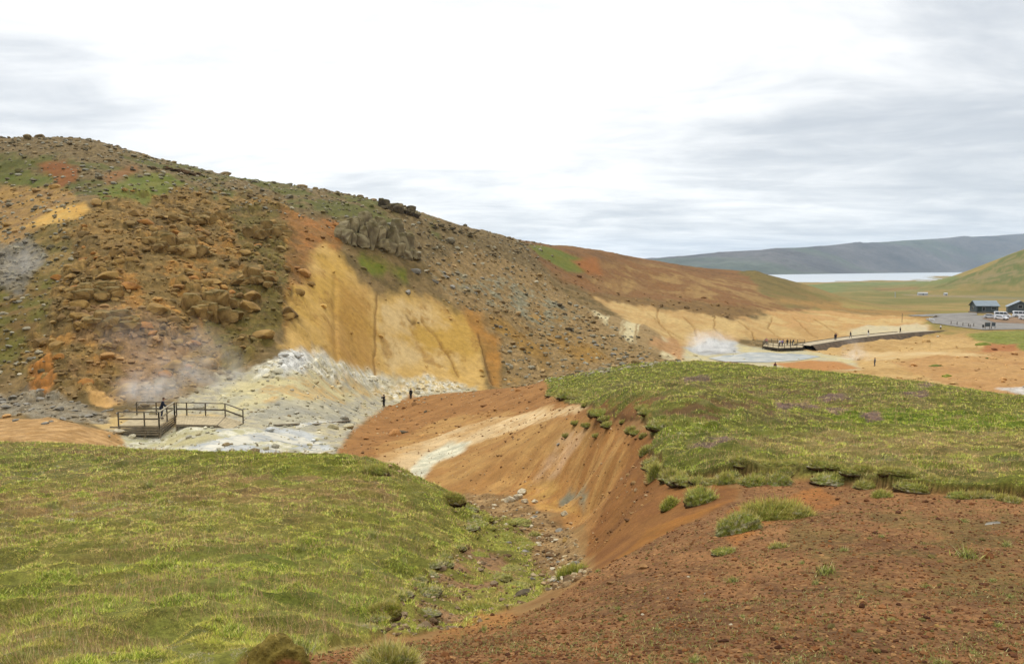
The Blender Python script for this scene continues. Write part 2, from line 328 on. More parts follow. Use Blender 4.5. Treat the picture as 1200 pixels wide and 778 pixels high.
# left mound
L((-450, 520, 40), (-150, 521, 38.5), (0, 521, 38), (100, 524, 37), (200, 532, 34.5), (300, 534, 33), (400, 537, 32), (440, 543, 31.5), (480, 557, 30.5), (510, 572, 29.2), (538, 588, 27.6))
for p in ((-150, 530, 45), (0, 530, 45), (100, 534, 44), (200, 556, 42), (300, 560, 42), (390, 562, 41), (470, 585, 38), (545, 606, 31), (-450, 545, 30), (0, 548, 30), (200, 560, 27), (400, 565, 26), (0, 600, 20), (200, 602, 19.5), (350, 602, 20), (450, 606, 20.5), (500, 640, 18), (430, 660, 14.5), (560, 655, 19.5), (600, 645, 22.5), (610, 612, 27.5), (560, 600, 28),
          (520, 690, 14.4), (570, 690, 15.2), (460, 715, 11), (410, 725, 9.6), (300, 700, 9.8), (150, 690, 10.2), (0, 690, 10.4), (-150, 690, 10.4), (-450, 690, 10.4), (-450, 600, 20), (330, 750, 7.0), (430, 762, 6.9)): L(p)
for u in np.linspace(-1.3, 1.3, 7):
    CP.append((u, math.log(2.4), -2.0 / 2.4)); CP.append((u, math.log(1.1), -1.72 / 1.1)); CP.append((u, math.log(0.7), -1.68 / 0.7))
P = np.array(CP)
# drop near-duplicates, keep the first
keep = []
for i, p in enumerate(P):
    if all(abs(p[0] - P[j][0]) * F + abs(p[1] - P[j][1]) * 120 > 5 for j in keep[-400:]): keep.append(i)
P = P[keep]
WS = 0.62                                     # weight of log-distance against bearing in the spline
def tps_fit(P, lam=2e-4):
    X = np.c_[P[:, 0], P[:, 1] * WS]; n = len(X)
    d2 = ((X[:, None] - X[None]) ** 2).sum(-1); Kk = 0.5 * d2 * np.log(d2 + 1e-12)
    A = np.zeros((n + 3, n + 3)); A[:n, :n] = Kk + lam * np.eye(n); A[:n, n] = 1; A[:n, n + 1:] = X; A[n, :n] = 1; A[n + 1:, :n] = X.T
    return X, np.linalg.solve(A, np.r_[P[:, 2], 0, 0, 0])
TX, TC = tps_fit(P)
def tps(u, wv):
    out = np.empty(u.size); uf = u.ravel(); wf = wv.ravel() * WS; n = len(TX)
    for s in range(0, u.size, 6000):
        a = uf[s:s + 6000]; b = wf[s:s + 6000]
        d2 = (a[:, None] - TX[None, :, 0]) ** 2 + (b[:, None] - TX[None, :, 1]) ** 2
        out[s:s + 6000] = (0.5 * d2 * np.log(d2 + 1e-12)) @ TC[:n] + TC[n] + TC[n + 1] * a + TC[n + 2] * b
    return out.reshape(u.shape)
# a fan-shaped grid: fine near the viewer, coarser with distance
UU = np.r_[np.linspace(-1.25, -0.74, 60, endpoint=False), np.linspace(-0.74, 0.74, 1040, endpoint=False), np.linspace(0.74, 1.25, 60)]
WW = np.r_[np.linspace(math.log(0.7), math.log(4.2), 60, endpoint=False), np.linspace(math.log(4.2), math.log(420), 1060, endpoint=False), np.linspace(math.log(420), math.log(4600), 140)]
cu = np.r_[np.linspace(-1.25, 1.25, 330)]; cw = np.linspace(WW[0], WW[-1], 420)
base = tps(*np.meshgrid(cu, cw))              # base shape on a coarser grid, then smooth bilinear lookup
def bil(grid, gu, gw, u, wv):
    i = np.clip(np.searchsorted(gu, u) - 1, 0, len(gu) - 2); j = np.clip(np.searchsorted(gw, wv) - 1, 0, len(gw) - 2)
    a = np.clip((u - gu[i]) / (gu[i + 1] - gu[i]), 0, 1); b = np.clip((wv - gw[j]) / (gw[j + 1] - gw[j]), 0, 1)
    if grid.ndim == 3: a = a[..., None]; b = b[..., None]
    return (grid[j, i] * (1 - a) + grid[j, i + 1] * a) * (1 - b) + (grid[j + 1, i] * (1 - a) + grid[j + 1, i + 1] * a) * b
U, WV = np.meshgrid(UU, WW); Yg = np.exp(WV); Xg = U * Yg
def cubic_w(g, x):
    h = g[1] - g[0]; Wm = np.zeros((len(x), len(g))); p = (x - g[0]) / h; i = np.clip(np.floor(p).astype(int), 0, len(g) - 2); f = p - i; r = np.arange(len(x))
    for k, c in ((-1, -.5 * f + f * f - .5 * f ** 3), (0, 1 - 2.5 * f * f + 1.5 * f ** 3), (1, .5 * f + 2 * f * f - 1.5 * f ** 3), (2, -.5 * f * f + .5 * f ** 3)):
        np.add.at(Wm, (r, np.clip(i + k, 0, len(g) - 1)), c)
    return Wm
T = cubic_w(cw, WW) @ base @ cubic_w(cu, UU).T
Z = T * Yg
def hit(px, py, y0=0.8, y1=3500):
    """ground point seen at a photo position, between two distances"""
    u, t = ray(px, py); ws = np.linspace(math.log(y0), math.log(y1), 900)
    d = t - bil(base, cu, cw, np.full_like(ws, u), ws)
    k = np.nonzero((d[:-1] >= 0) & (d[1:] < 0))[0]
    if len(k):
        k = k[0]; f = d[k] / (d[k] - d[k + 1]); wv = ws[k] + f * (ws[1] - ws[0])
    else: wv = ws[np.argmin(np.abs(d))]
    return u, wv
# ------------------------------------------------------------------ ground cover: zones as patches of ground
NV = U.shape
colr = np.zeros(NV + (3,)); grass = np.zeros(NV); rock = np.zeros(NV); soil = np.zeros(NV)
WQ = 0.5                                     # log-distance weight in the patch metric
def poly(pts, y0, y1):
    out = []
    q = list(pts) + [pts[0]]
    for a, b in zip(q[:-1], q[1:]):
        n = max(1, int(math.hypot(a[0] - b[0], a[1] - b[1]) / 40))
        for i in range(n):
            f = i / n; out.append(hit(a[0] + (b[0] - a[0]) * f, a[1] + (b[1] - a[1]) * f, y0, y1))
    return np.array(out)
def sdist(pg, u, wv):
    """signed distance (inside positive) to a ground patch, in the bearing / log-distance plane"""
    x = pg[:, 0]; y = pg[:, 1] * WQ; X = u; Y = wv * WQ
    ins = np.zeros(X.shape, bool); d = np.full(X.shape, 1e9); n = len(x)
    for i in range(n):
        j = (i + 1) % n; ex, ey = x[j] - x[i], y[j] - y[i]
        tt = np.clip(((X - x[i]) * ex + (Y - y[i]) * ey) / (ex * ex + ey * ey + 1e-12), 0, 1)
        d = np.minimum(d, (X - x[i] - tt * ex) ** 2 + (Y - y[i] - tt * ey) ** 2)
        c = (y[i] > Y) != (y[j] > Y)
        with np.errstate(divide='ignore', invalid='ignore'): ins ^= c & (X < (x[j] - x[i]) * (Y - y[i]) / (y[j] - y[i]) + x[i])
    return np.where(ins, 1, -1) * np.sqrt(d)
n_warp = [fbm(U * 60, WV * 30, 1.0, 4, 50), fbm(U * 14, WV * 7, 1.0, 5, 60)]
NA = [fbm(Xg, Yg, p, 6, 100 + i, 0.62) for i, p in enumerate((1.2, 4.0, 14.0, 45.0))]      # world-space mottling, metres
def nz(period): return NA[int(np.argmin([abs(math.log(period / p)) for p in (1.2, 4.0, 14.0, 45.0)]))]
MASK = {}
def zone(name, pts, rng, A, B=None, period=4.0, feather=0.006, warp=0.012, strength=1.0, g=None, r=None, s=None, bias=0.0, contrast=0.35, streak=None, patch=None):
    """paint one patch of ground: base colours A..B mixed by a noise of the given period"""
    pg = poly(pts, *rng); m_ = feather * 3 + warp * 3
    a0, a1 = pg[:, 0].min() - m_, pg[:, 0].max() + m_; b0, b1 = pg[:, 1].min() - m_ / WQ, pg[:, 1].max() + m_ / WQ
    i0, i1 = np.searchsorted(UU, (a0, a1)); j0, j1 = np.searchsorted(WW, (b0, b1)); sl = (slice(j0, j1), slice(i0, i1))
    if i1 <= i0 or j1 <= j0: return
    d = sdist(pg, U[sl], WV[sl]) + warp * (n_warp[0][sl] * 0.8 + n_warp[1][sl] * 1.6)
    m = sstep(-feather, feather, d) * strength
    if patch: m = m * sstep(patch[1] - 0.12, patch[1] + 0.12, nz(patch[0])[sl] + 0.5)
    A = alb(*A); B = alb(*B) if B is not None else A
    n = nz(period)[sl]
    if streak is not None: n = streak[sl]
    f = sstep(0.5 - contrast, 0.5 + contrast, n * 1.3 + 0.5 + bias)[..., None]
    c = A * (1 - f) + B * f
    colr[sl] = colr[sl] * (1 - m[..., None]) + c * m[..., None]
    for arr, v in ((grass, g), (rock, r), (soil, s)):
        if v is not None: arr[sl] = arr[sl] * (1 - m) + v * m
    full = np.zeros(NV, np.float32); full[sl] = m; MASK[name] = full
    return full
def fill(A, B, period, cond, g=0.0, r=0.0, s=0.0):
    A, B = alb(*A), alb(*B); f = sstep(0.2, 0.8, nz(period) * 1.3 + 0.5)[..., None]
    c = A * (1 - f) + B * f; colr[cond] = c[cond]; grass[cond] = g; rock[cond] = r; soil[cond] = s
# downhill rill noise: stretched along the fall of the slopes that face the viewer
rill = fbm(U * 42 + 0.5 * n_warp[1], WV * 2.2 + n_warp[1] * 0.5, 1.0, 4, 7, 0.55)
fill((140, 126, 66), (170, 138, 84), 45, Yg > 0)
fill((112, 92, 54), (140, 114, 74), 4, (Yg > 56) & (Yg < 420) & (U < 0.36), r=0.35)
fill((150, 106, 66), (160, 120, 78), 1.2, (Yg < 60) & (U > -0.2), r=0.1)
HILL = (70, 420); VAL = (48, 180); V2 = (90, 420)
# main hillside
zone('upper hill', [(-300, 150), (0, 150), (200, 180), (480, 240), (640, 285), (640, 330), (500, 320), (400, 270), (300, 245), (220, 225), (90, 235), (0, 205), (-300, 205)], HILL, (108, 88, 54), (138, 116, 78), 1.2, r=0.5, warp=0.02)
zone('moss on hill', [(-300, 170), (200, 185), (480, 245), (560, 285), (400, 270), (240, 240), (0, 225), (-300, 225)], HILL, (96, 94, 44), (108, 104, 50), 4, patch=(14, 0.52), r=0.3)
zone('left hillside', [(-300, 205), (0, 205), (100, 235), (90, 300), (60, 360), (50, 440), (-300, 450)], HILL, (112, 98, 50), (148, 120, 70), 4, r=0.5)
zone('left mossy side', [(-300, 350), (0, 340), (70, 330), (40, 420), (0, 440), (-300, 450)], HILL, (112, 104, 46), (128, 100, 56), 4, r=0.4)
zone('grey scree left', [(-100, 275), (30, 275), (55, 300), (30, 345), (-100, 345)], HILL, (120, 112, 96), (140, 126, 100), 1.2, r=0.5)
zone('rocky hillside', [(85, 245), (150, 225), (235, 222), (330, 240), (365, 290), (350, 360), (330, 412), (260, 445), (120, 468), (30, 462), (55, 370), (90, 300)], HILL, (134, 108, 62), (160, 124, 70), 4, r=1.0, warp=0.035, feather=0.014)
zone('orange rock', [(110, 330), (200, 260), (300, 250), (330, 300), (300, 370), (200, 400), (60, 450), (50, 400)], HILL, (168, 114, 64), (178, 124, 68), 4, patch=(4, 0.62), r=1.0)
zone('pink brown rock', [(90, 350), (200, 340), (240, 400), (150, 460), (80, 450)], HILL, (156, 116, 80), (170, 128, 88), 4, patch=(14, 0.45), r=0.9)
zone('moss in rock', [(260, 240), (345, 250), (355, 330), (325, 410), (270, 440), (240, 380), (290, 320)], HILL, (104, 94, 44), (118, 100, 50), 4, patch=(4, 0.40), r=0.7)
zone('ochre shelf', [(-60, 215), (60, 215), (95, 232), (60, 262), (20, 285), (-60, 285)], HILL, (156, 122, 78), (176, 132, 78), 4, r=0.4)
zone('orange patch', [(26, 266), (60, 244), (100, 238), (107, 247), (90, 258), (40, 268)], HILL, (216, 158, 84), (222, 170, 100), 4, warp=0.004, r=0.0)
zone('red scar', [(45, 192), (75, 188), (98, 200), (90, 214), (72, 219), (55, 210)], HILL, (138, 82, 42), (150, 92, 48), 4, warp=0.008, r=0.0)
zone('red scar b', [(118, 206), (160, 196), (156, 204), (125, 216)], HILL, (144, 96, 58), (150, 104, 64), 4, warp=0.006, r=0.0)
zone('green patch', [(108, 228), (150, 208), (200, 207), (215, 214), (160, 236), (118, 242)], HILL, (104, 112, 42), (122, 118, 50), 4, r=0.2)
zone('green patch b', [(-60, 208), (20, 200), (70, 205), (62, 214), (0, 218), (-60, 216)], HILL, (100, 106, 42), (112, 108, 48), 4, r=0.2)
zone('brown channel', [(335, 248), (400, 275), (390, 330), (350, 400), (322, 405), (340, 330)], HILL, (132, 94, 52), (160, 106, 58), 4, r=0.4)
zone('orange top', [(350, 255), (400, 262), (392, 300), (352, 300)], HILL, (170, 108, 58), (150, 104, 60), 4, r=0.4)
zone('yellow slope', [(362, 300), (382, 290), (402, 303), (424, 330), (446, 340), (475, 343), (512, 356), (548, 376), (568, 410), (580, 458), (430, 458), (372, 432), (320, 412), (334, 380), (352, 330)], HILL, (204, 154, 80), (214, 173, 106), 14, r=0.06, warp=0.014, feather=0.010)
zone('yellow pale', [(445, 352), (500, 358), (540, 385), (545, 430), (460, 430), (440, 400)], HILL, (208, 168, 104), (220, 186, 132), 14, patch=(14, 0.42), r=0.0)
zone('yellow brown band', [(400, 335), (432, 338), (438, 440), (395, 435), (382, 380)], HILL, (182, 126, 66), (196, 142, 76), 4, warp=0.01, strength=0.65, feather=0.014, r=0.0)
zone('orange sliver', [(540, 358), (575, 368), (590, 400), (585, 455), (575, 452), (565, 405)], HILL, (184, 124, 62), (170, 118, 62), 4, warp=0.006, r=0.2)
zone('moss below crag', [(415, 296), (440, 300), (475, 318), (478, 330), (440, 328), (420, 312)], HILL, (106, 112, 34), (124, 122, 42), 1.2, warp=0.01, r=0.1)
zone('yellow crumbs', [(360, 310), (430, 335), (520, 355), (580, 420), (575, 455), (330, 410)], HILL, (168, 118, 62), (184, 136, 76), 1.2, patch=(4, 0.68), strength=0.7, r=0.3)
zone('scree', [(500, 315), (560, 290), (640, 325), (700, 365), (760, 402), (805, 425), (700, 440), (640, 448), (592, 448), (588, 400), (560, 368), (525, 350)], HILL, (140, 114, 72), (160, 130, 88), 1.2, r=0.6, warp=0.012)
zone('scree ochre', [(570, 370), (650, 370), (720, 420), (640, 445), (592, 445)], HILL, (166, 122, 66), (150, 110, 60), 4, patch=(14, 0.5), r=0.5)
zone('scree grey', [(500, 320), (600, 325), (680, 370), (640, 390), (560, 350)], HILL, (150, 140, 112), (128, 120, 92), 1.2, patch=(4, 0.55), r=0.6)
zone('red hill', [(600, 275), (700, 285), (760, 298), (880, 318), (950, 338), (1005, 356), (940, 368), (850, 362), (760, 352), (700, 345), (660, 330)], (200, 420), (142, 97, 60), (122, 86, 54), 14, r=0.35, warp=0.014, feather=0.01)
zone('red hill ochre', [(690, 300), (760, 312), (880, 330), (1000, 358), (900, 366), (760, 350), (690, 340)], (200, 420), (166, 126, 80), (148, 106, 66), 4, streak=rill, r=0.2, warp=0.02, feather=0.02, patch=(14, 0.5))
zone('dark band', [(690, 344), (760, 350), (850, 358), (900, 366), (860, 378), (780, 362), (710, 358)], (190, 420), (124, 92, 56), (140, 104, 62), 4, r=0.3)
zone('hill green end', [(866, 312), (915, 325), (960, 338), (1000, 350), (960, 356), (900, 345)], (250, 420), (112, 98, 54), (130, 110, 62), 14, r=0.2)
zone('green patch c', [(612, 285), (640, 289), (688, 305), (696, 319), (665, 318), (632, 300)], (180, 420), (104, 110, 40), (118, 116, 46), 14, warp=0.006, r=0.1)
zone('red edge', [(670, 306), (700, 300), (706, 322), (690, 322)], (180, 420), (160, 98, 54), None, 4, warp=0.004, r=0.1)
zone('yellow bowl', [(705, 352), (760, 358), (860, 376), (910, 366), (1000, 362), (1075, 372), (1092, 388), (1000, 396), (940, 402), (865, 396), (835, 404), (800, 412), (770, 410), (735, 380)], (150, 400), (206, 172, 116), (190, 150, 96), 14, r=0.0, warp=0.014, feather=0.008)
zone('bowl ochre', [(860, 372), (910, 362), (1000, 362), (1090, 374), (1085, 384), (1000, 382), (930, 384)], (190, 420), (186, 138, 86), (200, 156, 102), 14, r=0.1, patch=(14, 0.45))
zone('bowl pale', [(990, 388), (1020, 382), (1085, 380), (1085, 388), (1000, 394)], (190, 320), (212, 196, 158), (200, 190, 160), 4, strength=0.8, r=0.0)
zone('grey stripes', [(690, 362), (730, 374), (770, 392), (812, 410), (800, 424), (765, 412), (720, 388)], (150, 300), (208, 190, 148), (160, 132, 90), 4, streak=rill, r=0.2, contrast=0.15)
zone('pink foot', [(765, 402), (790, 396), (820, 416), (800, 424)], (150, 230), (190, 140, 100), (176, 128, 86), 4, r=0.1)
# second valley
zone('terrace', [(955, 404), (1010, 394), (1100, 392), (1250, 388), (1600, 390), (1600, 470), (1200, 468), (1040, 442), (960, 432), (940, 420)], (85, 240), (202, 164, 108), (186, 142, 92), 14, r=0.15)
zone('red sand', [(1035, 424), (1110, 414), (1180, 408), (1600, 410), (1600, 470), (1200, 470), (1100, 448)], (80, 200), (186, 134, 88), (196, 146, 98), 14, r=0.15)
zone('pale flat', [(1010, 412), (1110, 412), (1160, 416), (1060, 420), (1010, 424)], (120, 200), (204, 166, 112), (214, 184, 136), 14, r=0.0)
zone('mud flat', [(800, 408), (830, 398), (870, 404), (960, 413), (1000, 420), (1010, 434), (900, 432), (800, 426)], (140, 215), (190, 180, 150), (206, 188, 140), 4, r=0.05, warp=0.005)
zone('grey shore', [(800, 408), (830, 397), (860, 402), (870, 414), (820, 416)], (150, 220), (196, 194, 188), (170, 168, 164), 4, r=0.1, warp=0.006)
zone('red shore', [(905, 426), (950, 422), (985, 424), (1010, 432), (940, 436)], (120, 185), (190, 128, 80), None, 4, r=0.05, warp=0.003)
zone('green by path', [(1135, 392), (1165, 388), (1300, 386), (1600, 386), (1600, 412), (1200, 410), (1160, 402), (1140, 398)], (150, 240), (120, 124, 50), (138, 136, 66), 4, r=0.1, g=0.4, warp=0.006)
zone('red soil right', [(1155, 403), (1190, 404), (1195, 412), (1150, 412)], (150, 240), (176, 112, 72), None, 4, warp=0.006)
zone('white pool right', [(1168, 454), (1205, 453), (1205, 463), (1185, 461)], (80, 130), (214, 208, 200), (190, 176, 160), 4, warp=0.002)
# the plain
zone('plain brown', [(900, 346), (960, 340), (1060, 350), (1100, 362), (1080, 371), (1000, 366), (920, 360)], (270, 700), (146, 116, 68), (118, 108, 58), 14, r=0.15, warp=0.02, feather=0.02)
zone('plain orange', [(900, 352), (980, 352), (1080, 366), (1080, 372), (980, 366)], (250, 500), (184, 136, 82), (160, 118, 68), 14, warp=0.02, feather=0.012, patch=(14, 0.42))
zone('plain green', [(905, 336), (1000, 331), (1130, 329), (1140, 336), (1050, 344), (960, 345)], (500, 3000), (112, 122, 66), (132, 132, 78), 45, warp=0.008)
zone('plain tan', [(1020, 352), (1120, 354), (1145, 352), (1145, 362), (1060, 364), (980, 360)], (300, 620), (176, 138, 88), (160, 140, 80), 45, warp=0.012, patch=(45, 0.45))
zone('plain olive', [(960, 346), (1120, 344), (1250, 346), (1250, 357), (1100, 356), (1000, 354)], (380, 900), (132, 124, 68), (120, 116, 60), 45, warp=0.012)
zone('plain grey road', [(1060, 344), (1160, 347), (1260, 351), (1260, 354), (1150, 350), (1060, 347)], (450, 900), (140, 132, 112), None, 45, warp=0.002)
zone('plain red', [(1025, 338), (1075, 336), (1080, 339), (1030, 341)], (600, 2000), (132, 92, 62), None, 45, warp=0.004)
zone('right hill', [(1085, 340), (1140, 320), (1200, 291), (1300, 255), (1600, 230), (1600, 345), (1200, 344)], (640, 1400), (112, 112, 58), (130, 118, 70), 45, warp=0.006)
zone('right hill scree', [(1135, 325), (1200, 300), (1400, 262), (1400, 300), (1200, 325), (1150, 332)], (640, 1400), (134, 122, 92), (124, 112, 84), 45, warp=0.02, patch=(45, 0.5))
zone('right hill streaks', [(1090, 338), (1145, 318), (1200, 292), (1300, 256), (1600, 232), (1600, 340), (1200, 342)], (640, 1400), (100, 108, 50), (146, 128, 84), 14, streak=fbm(Xg * 0.5 + Yg * 0.35, Yg * 0.12 - Xg * 0.05, 9.0, 5, 41, 0.6), contrast=0.2, warp=0.006, strength=0.8)
zone('plain broken', [(940, 340), (1040, 334), (1140, 334), (1400, 342), (1400, 362), (1145, 364), (1040, 362), (960, 350)], (300, 2000), (116, 112, 56), (158, 132, 82), 45, streak=fbm(Xg, Yg * 0.7, 60.0, 6, 42, 0.65), contrast=0.22, warp=0.01, feather=0.015, strength=0.6)
# first valley
zone('valley floor', [(120, 490), (200, 478), (260, 440), (330, 425), (430, 440), (560, 450), (560, 466), (450, 480), (405, 520), (395, 535), (130, 530)], (55, 140), (196, 182, 146), (168, 160, 142), 1.2, r=0.15, warp=0.01)
zone('cream mound', [(255, 458), (300, 436), (340, 428), (380, 445), (420, 455), (400, 470), (320, 484), (285, 488), (262, 480)], (64, 120), (208, 192, 144), (186, 178, 150), 4, r=0.2)
zone('white deposit', [(318, 420), (345, 410), (372, 412), (395, 428), (430, 434), (455, 444), (430, 452), (380, 444), (330, 440), (296, 446), (300, 432)], (80, 140), (226, 220, 202), (206, 192, 156), 1.2, r=0.6, warp=0.008)
zone('white deposit b', [(430, 452), (470, 450), (485, 442), (495, 438), (520, 446), (550, 450), (540, 458), (490, 462), (440, 466)], (90, 150), (224, 216, 196), (208, 180, 124), 1.2, r=0.6, warp=0.008)
zone('valley tan', [(300, 450), (400, 440), (470, 446), (440, 470), (380, 480), (300, 470)], (70, 125), (208, 172, 116), (196, 174, 130), 1.2, patch=(4, 0.5), r=0.2)
zone('white cone', [(320, 420), (350, 409), (366, 413), (356, 436), (330, 440)], (80, 140), (230, 226, 216), (206, 202, 190), 1.2, r=0.6, warp=0.006)
zone('grey mud', [(290, 482), (330, 470), (420, 474), (420, 492), (340, 506), (300, 500)], (60, 110), (188, 178, 150), (164, 158, 140), 4, r=0.2)
zone('mud white', [(140, 512), (210, 502), (300, 502), (372, 506), (384, 528), (300, 532), (150, 528)], (52, 72), (222, 214, 190), (186, 178, 138), 1.2, r=0.15, warp=0.01)
zone('mud blue grey', [(205, 518), (290, 496), (330, 500), (385, 512), (385, 532), (240, 533)], (50, 75), (160, 162, 162), (196, 196, 190), 4, patch=(4, 0.5), r=0.15)
zone('mud yellow', [(150, 515), (250, 508), (270, 516), (170, 526)], (52, 72), (206, 190, 142), (190, 178, 134), 4, patch=(4, 0.5), r=0.15)
zone('platform sand', [(108, 496), (135, 489), (200, 486), (262, 488), (255, 500), (200, 500), (120, 502)], (55, 75), (206, 174, 118), None, 4, warp=0.004, r=0.1)
zone('orange sand', [(-300, 492), (0, 490), (60, 491), (105, 500), (140, 508), (150, 528), (100, 526), (0, 524), (-300, 524)], (44, 80), (172, 126, 80), (198, 156, 106), 1.2, r=0.3, warp=0.012)
zone('rock band', [(-100, 458), (40, 456), (95, 474), (128, 488), (120, 497), (60, 490), (0, 488), (-100, 488)], (60, 100), (140, 124, 98), (152, 140, 118), 1.2, r=0.5)
zone('orange foot', [(34, 432), (60, 426), (68, 450), (54, 462), (38, 458)], (66, 110), (190, 120, 60), None, 4, warp=0.006, r=0.1)
zone('ochre foot', [(102, 456), (125, 462), (140, 474), (118, 478), (104, 468)], (66, 110), (204, 158, 98), None, 4, warp=0.006, r=0.1)
# red ridge and gully
zone('red ridge', [(394, 534), (402, 520), (420, 499), (450, 477), (480, 464), (560, 454), (645, 446), (690, 478), (730, 500), (765, 530), (770, 580), (700, 660), (690, 620), (640, 598), (560, 580), (480, 570)], (17, 122), (170, 116, 70), (156, 104, 60), 4, r=0.1, warp=0.006)
zone('ridge light', [(440, 525), (520, 490), (600, 480), (690, 500), (740, 530), (690, 600), (600, 585), (500, 572)], (24, 100), (188, 138, 86), (172, 120, 72), 4, r=0.1)
zone('ridge pale', [(430, 540), (500, 515), (540, 500), (580, 490), (640, 476), (700, 470), (690, 478), (640, 492), (560, 516), (500, 548), (470, 560)], (30, 100), (214, 182, 138), (196, 150, 104), 4, r=0.1, warp=0.008)
zone('ridge white', [(478, 552), (500, 530), (525, 519), (548, 520), (540, 530), (508, 545), (492, 562)], (38, 80), (226, 216, 186), (198, 192, 166), 1.2, r=0.15, warp=0.006)
zone('ridge white b', [(582, 500), (600, 488), (640, 480), (645, 486), (610, 504)], (38, 90), (226, 196, 152), (214, 176, 128), 1.2, r=0.1, warp=0.006)
zone('gully wall', [(560, 570), (620, 545), (660, 520), (720, 505), (745, 530), (690, 610), (650, 600)], (20, 60), (192, 140, 88), (172, 116, 68), 1.2, streak=fbm(Xg - 0.55 * Yg, Yg * 0.12 + Xg * 0.1, 0.7, 5, 33, 0.6), r=0.2, warp=0.006)
zone('wall pale streaks', [(650, 520), (665, 505), (690, 505), (640, 570), (625, 570)], (24, 60), (214, 176, 138), (190, 140, 96), 1.2, strength=0.7, warp=0.006)
zone('wall blue grey', [(655, 585), (668, 574), (690, 578), (684, 594), (660, 590)], (22, 50), (140, 132, 108), (164, 146, 110), 1.2, warp=0.01)
zone('wall orange', [(610, 570), (640, 566), (660, 572), (655, 588), (680, 602), (660, 600), (615, 582)], (22, 60), (194, 130, 62), (200, 150, 88), 1.2, warp=0.008, strength=0.7, patch=(1.2, 0.42))
zone('brown wall', [(740, 500), (770, 520), (800, 565), (870, 572), (860, 596), (700, 672), (688, 640), (700, 610), (735, 540)], (11, 34), (138, 88, 50), (150, 98, 55), 1.2, r=0.1, warp=0.008)
zone('wall stripe', [(680, 690), (760, 620), (860, 585), (790, 622), (700, 672)], (11, 34), (172, 108, 46), (160, 104, 50), 1.2, warp=0.004, strength=0.6)
zone('gully bed', [(545, 577), (600, 582), (640, 600), (662, 620), (680, 650), (690, 672), (660, 690), (620, 670), (600, 630), (540, 592)], (11, 46), (146, 110, 72), (170, 138, 96), 1.2, r=0.5, s=0.6, warp=0.006)
zone('gully moss', [(530, 600), (590, 605), (620, 640), (650, 680), (640, 695), (560, 730), (470, 748), (440, 735), (480, 690), (540, 640)], (8, 34), (124, 118, 52), (142, 140, 60), 1.2, r=0.2, g=0.5, warp=0.01)
zone('gully soil', [(500, 640), (560, 640), (620, 650), (600, 690), (560, 720), (500, 740), (480, 720), (500, 680)], (8, 30), (128, 86, 56), (150, 116, 82), 1.2, patch=(1.2, 0.47), s=0.8, g=0.0, r=0.3)
# plateau
PLAT = [(642, 460), (640, 445), (700, 435), (760, 427), (830, 423), (900, 429), (1000, 438), (1100, 449), (1190, 464), (1400, 478), (1700, 488), (1700, 606), (1400, 594), (1200, 585), (1040, 573), (960, 559), (850, 559), (808, 566), (776, 556), (764, 530), (768, 512), (745, 492), (712, 486), (690, 478)]
pm = zone('plateau', PLAT, (11, 95), (136, 134, 58), (122, 124, 48), 4, g=1.0, r=0.0, warp=0.006, feather=0.003)
zone('plateau olive', [(700, 450), (900, 440), (1100, 470), (1100, 495), (860, 500), (760, 490)], (22, 95), (118, 112, 56), (138, 128, 70), 4, patch=(4, 0.5), g=1.0)
zone('plateau bare', [(760, 470), (840, 465), (880, 480), (840, 500), (780, 497)], (22, 70), (124, 86, 52), (110, 82, 50), 1.2, patch=(1.2, 0.50), g=0.06)
zone('plateau bare c', [(840, 450), (960, 446), (1010, 476), (900, 492), (850, 480)], (22, 75), (116, 80, 50), (104, 78, 48), 1.2, patch=(1.2, 0.60), g=0.08)
zone('plateau moss', [(990, 540), (1200, 545), (1250, 580), (1060, 572)], (12, 22), (150, 146, 110), (132, 126, 78), 1.2, patch=(1.2, 0.58), g=0.35)
zone('plateau bare b', [(690, 480), (740, 470), (770, 475), (765, 500), (735, 498)], (22, 70), (146, 94, 54), (130, 86, 50), 1.2, patch=(1.2, 0.44), g=0.1)
zone('plateau bright', [(960, 490), (1060, 482), (1200, 490), (1300, 500), (1150, 508), (1000, 500)], (22, 60), (114, 132, 28), (128, 140, 40), 4, g=1.0)
zone('plateau bright b', [(770, 505), (840, 503), (860, 515), (780, 525)], (16, 40), (122, 130, 36), None, 4, g=1.0)
zone('plateau tan', [(870, 528), (960, 512), (1100, 516), (1300, 520), (1300, 540), (1100, 545), (950, 545)], (14, 40), (166, 146, 86), (150, 138, 72), 1.2, g=1.0, warp=0.012)
zone('plateau olive b', [(850, 540), (960, 545), (1100, 550), (1250, 555), (1250, 580), (1060, 572), (860, 556)], (12, 24), (140, 136, 60), (150, 140, 76), 1.2, g=1.0)
for i, q in enumerate(([(792, 444), (830, 440), (835, 446), (800, 449)], [(905, 478), (945, 470), (960, 482), (920, 488)], [(955, 466), (985, 462), (1000, 470), (965, 474)], [(960, 482), (985, 478), (1002, 486), (975, 490)], [(800, 530), (850, 522), (862, 527), (815, 536)], [(1070, 452), (1090, 450), (1094, 455), (1075, 457)], [(1010, 490), (1030, 486), (1035, 496), (1015, 498)], [(1060, 462), (1085, 460), (1085, 466), (1062, 467)])):
    zone('heather%d' % i, q, (14, 95), (156, 118, 118), (128, 106, 88), 1.2, g=1.0, warp=0.01, strength=0.85)
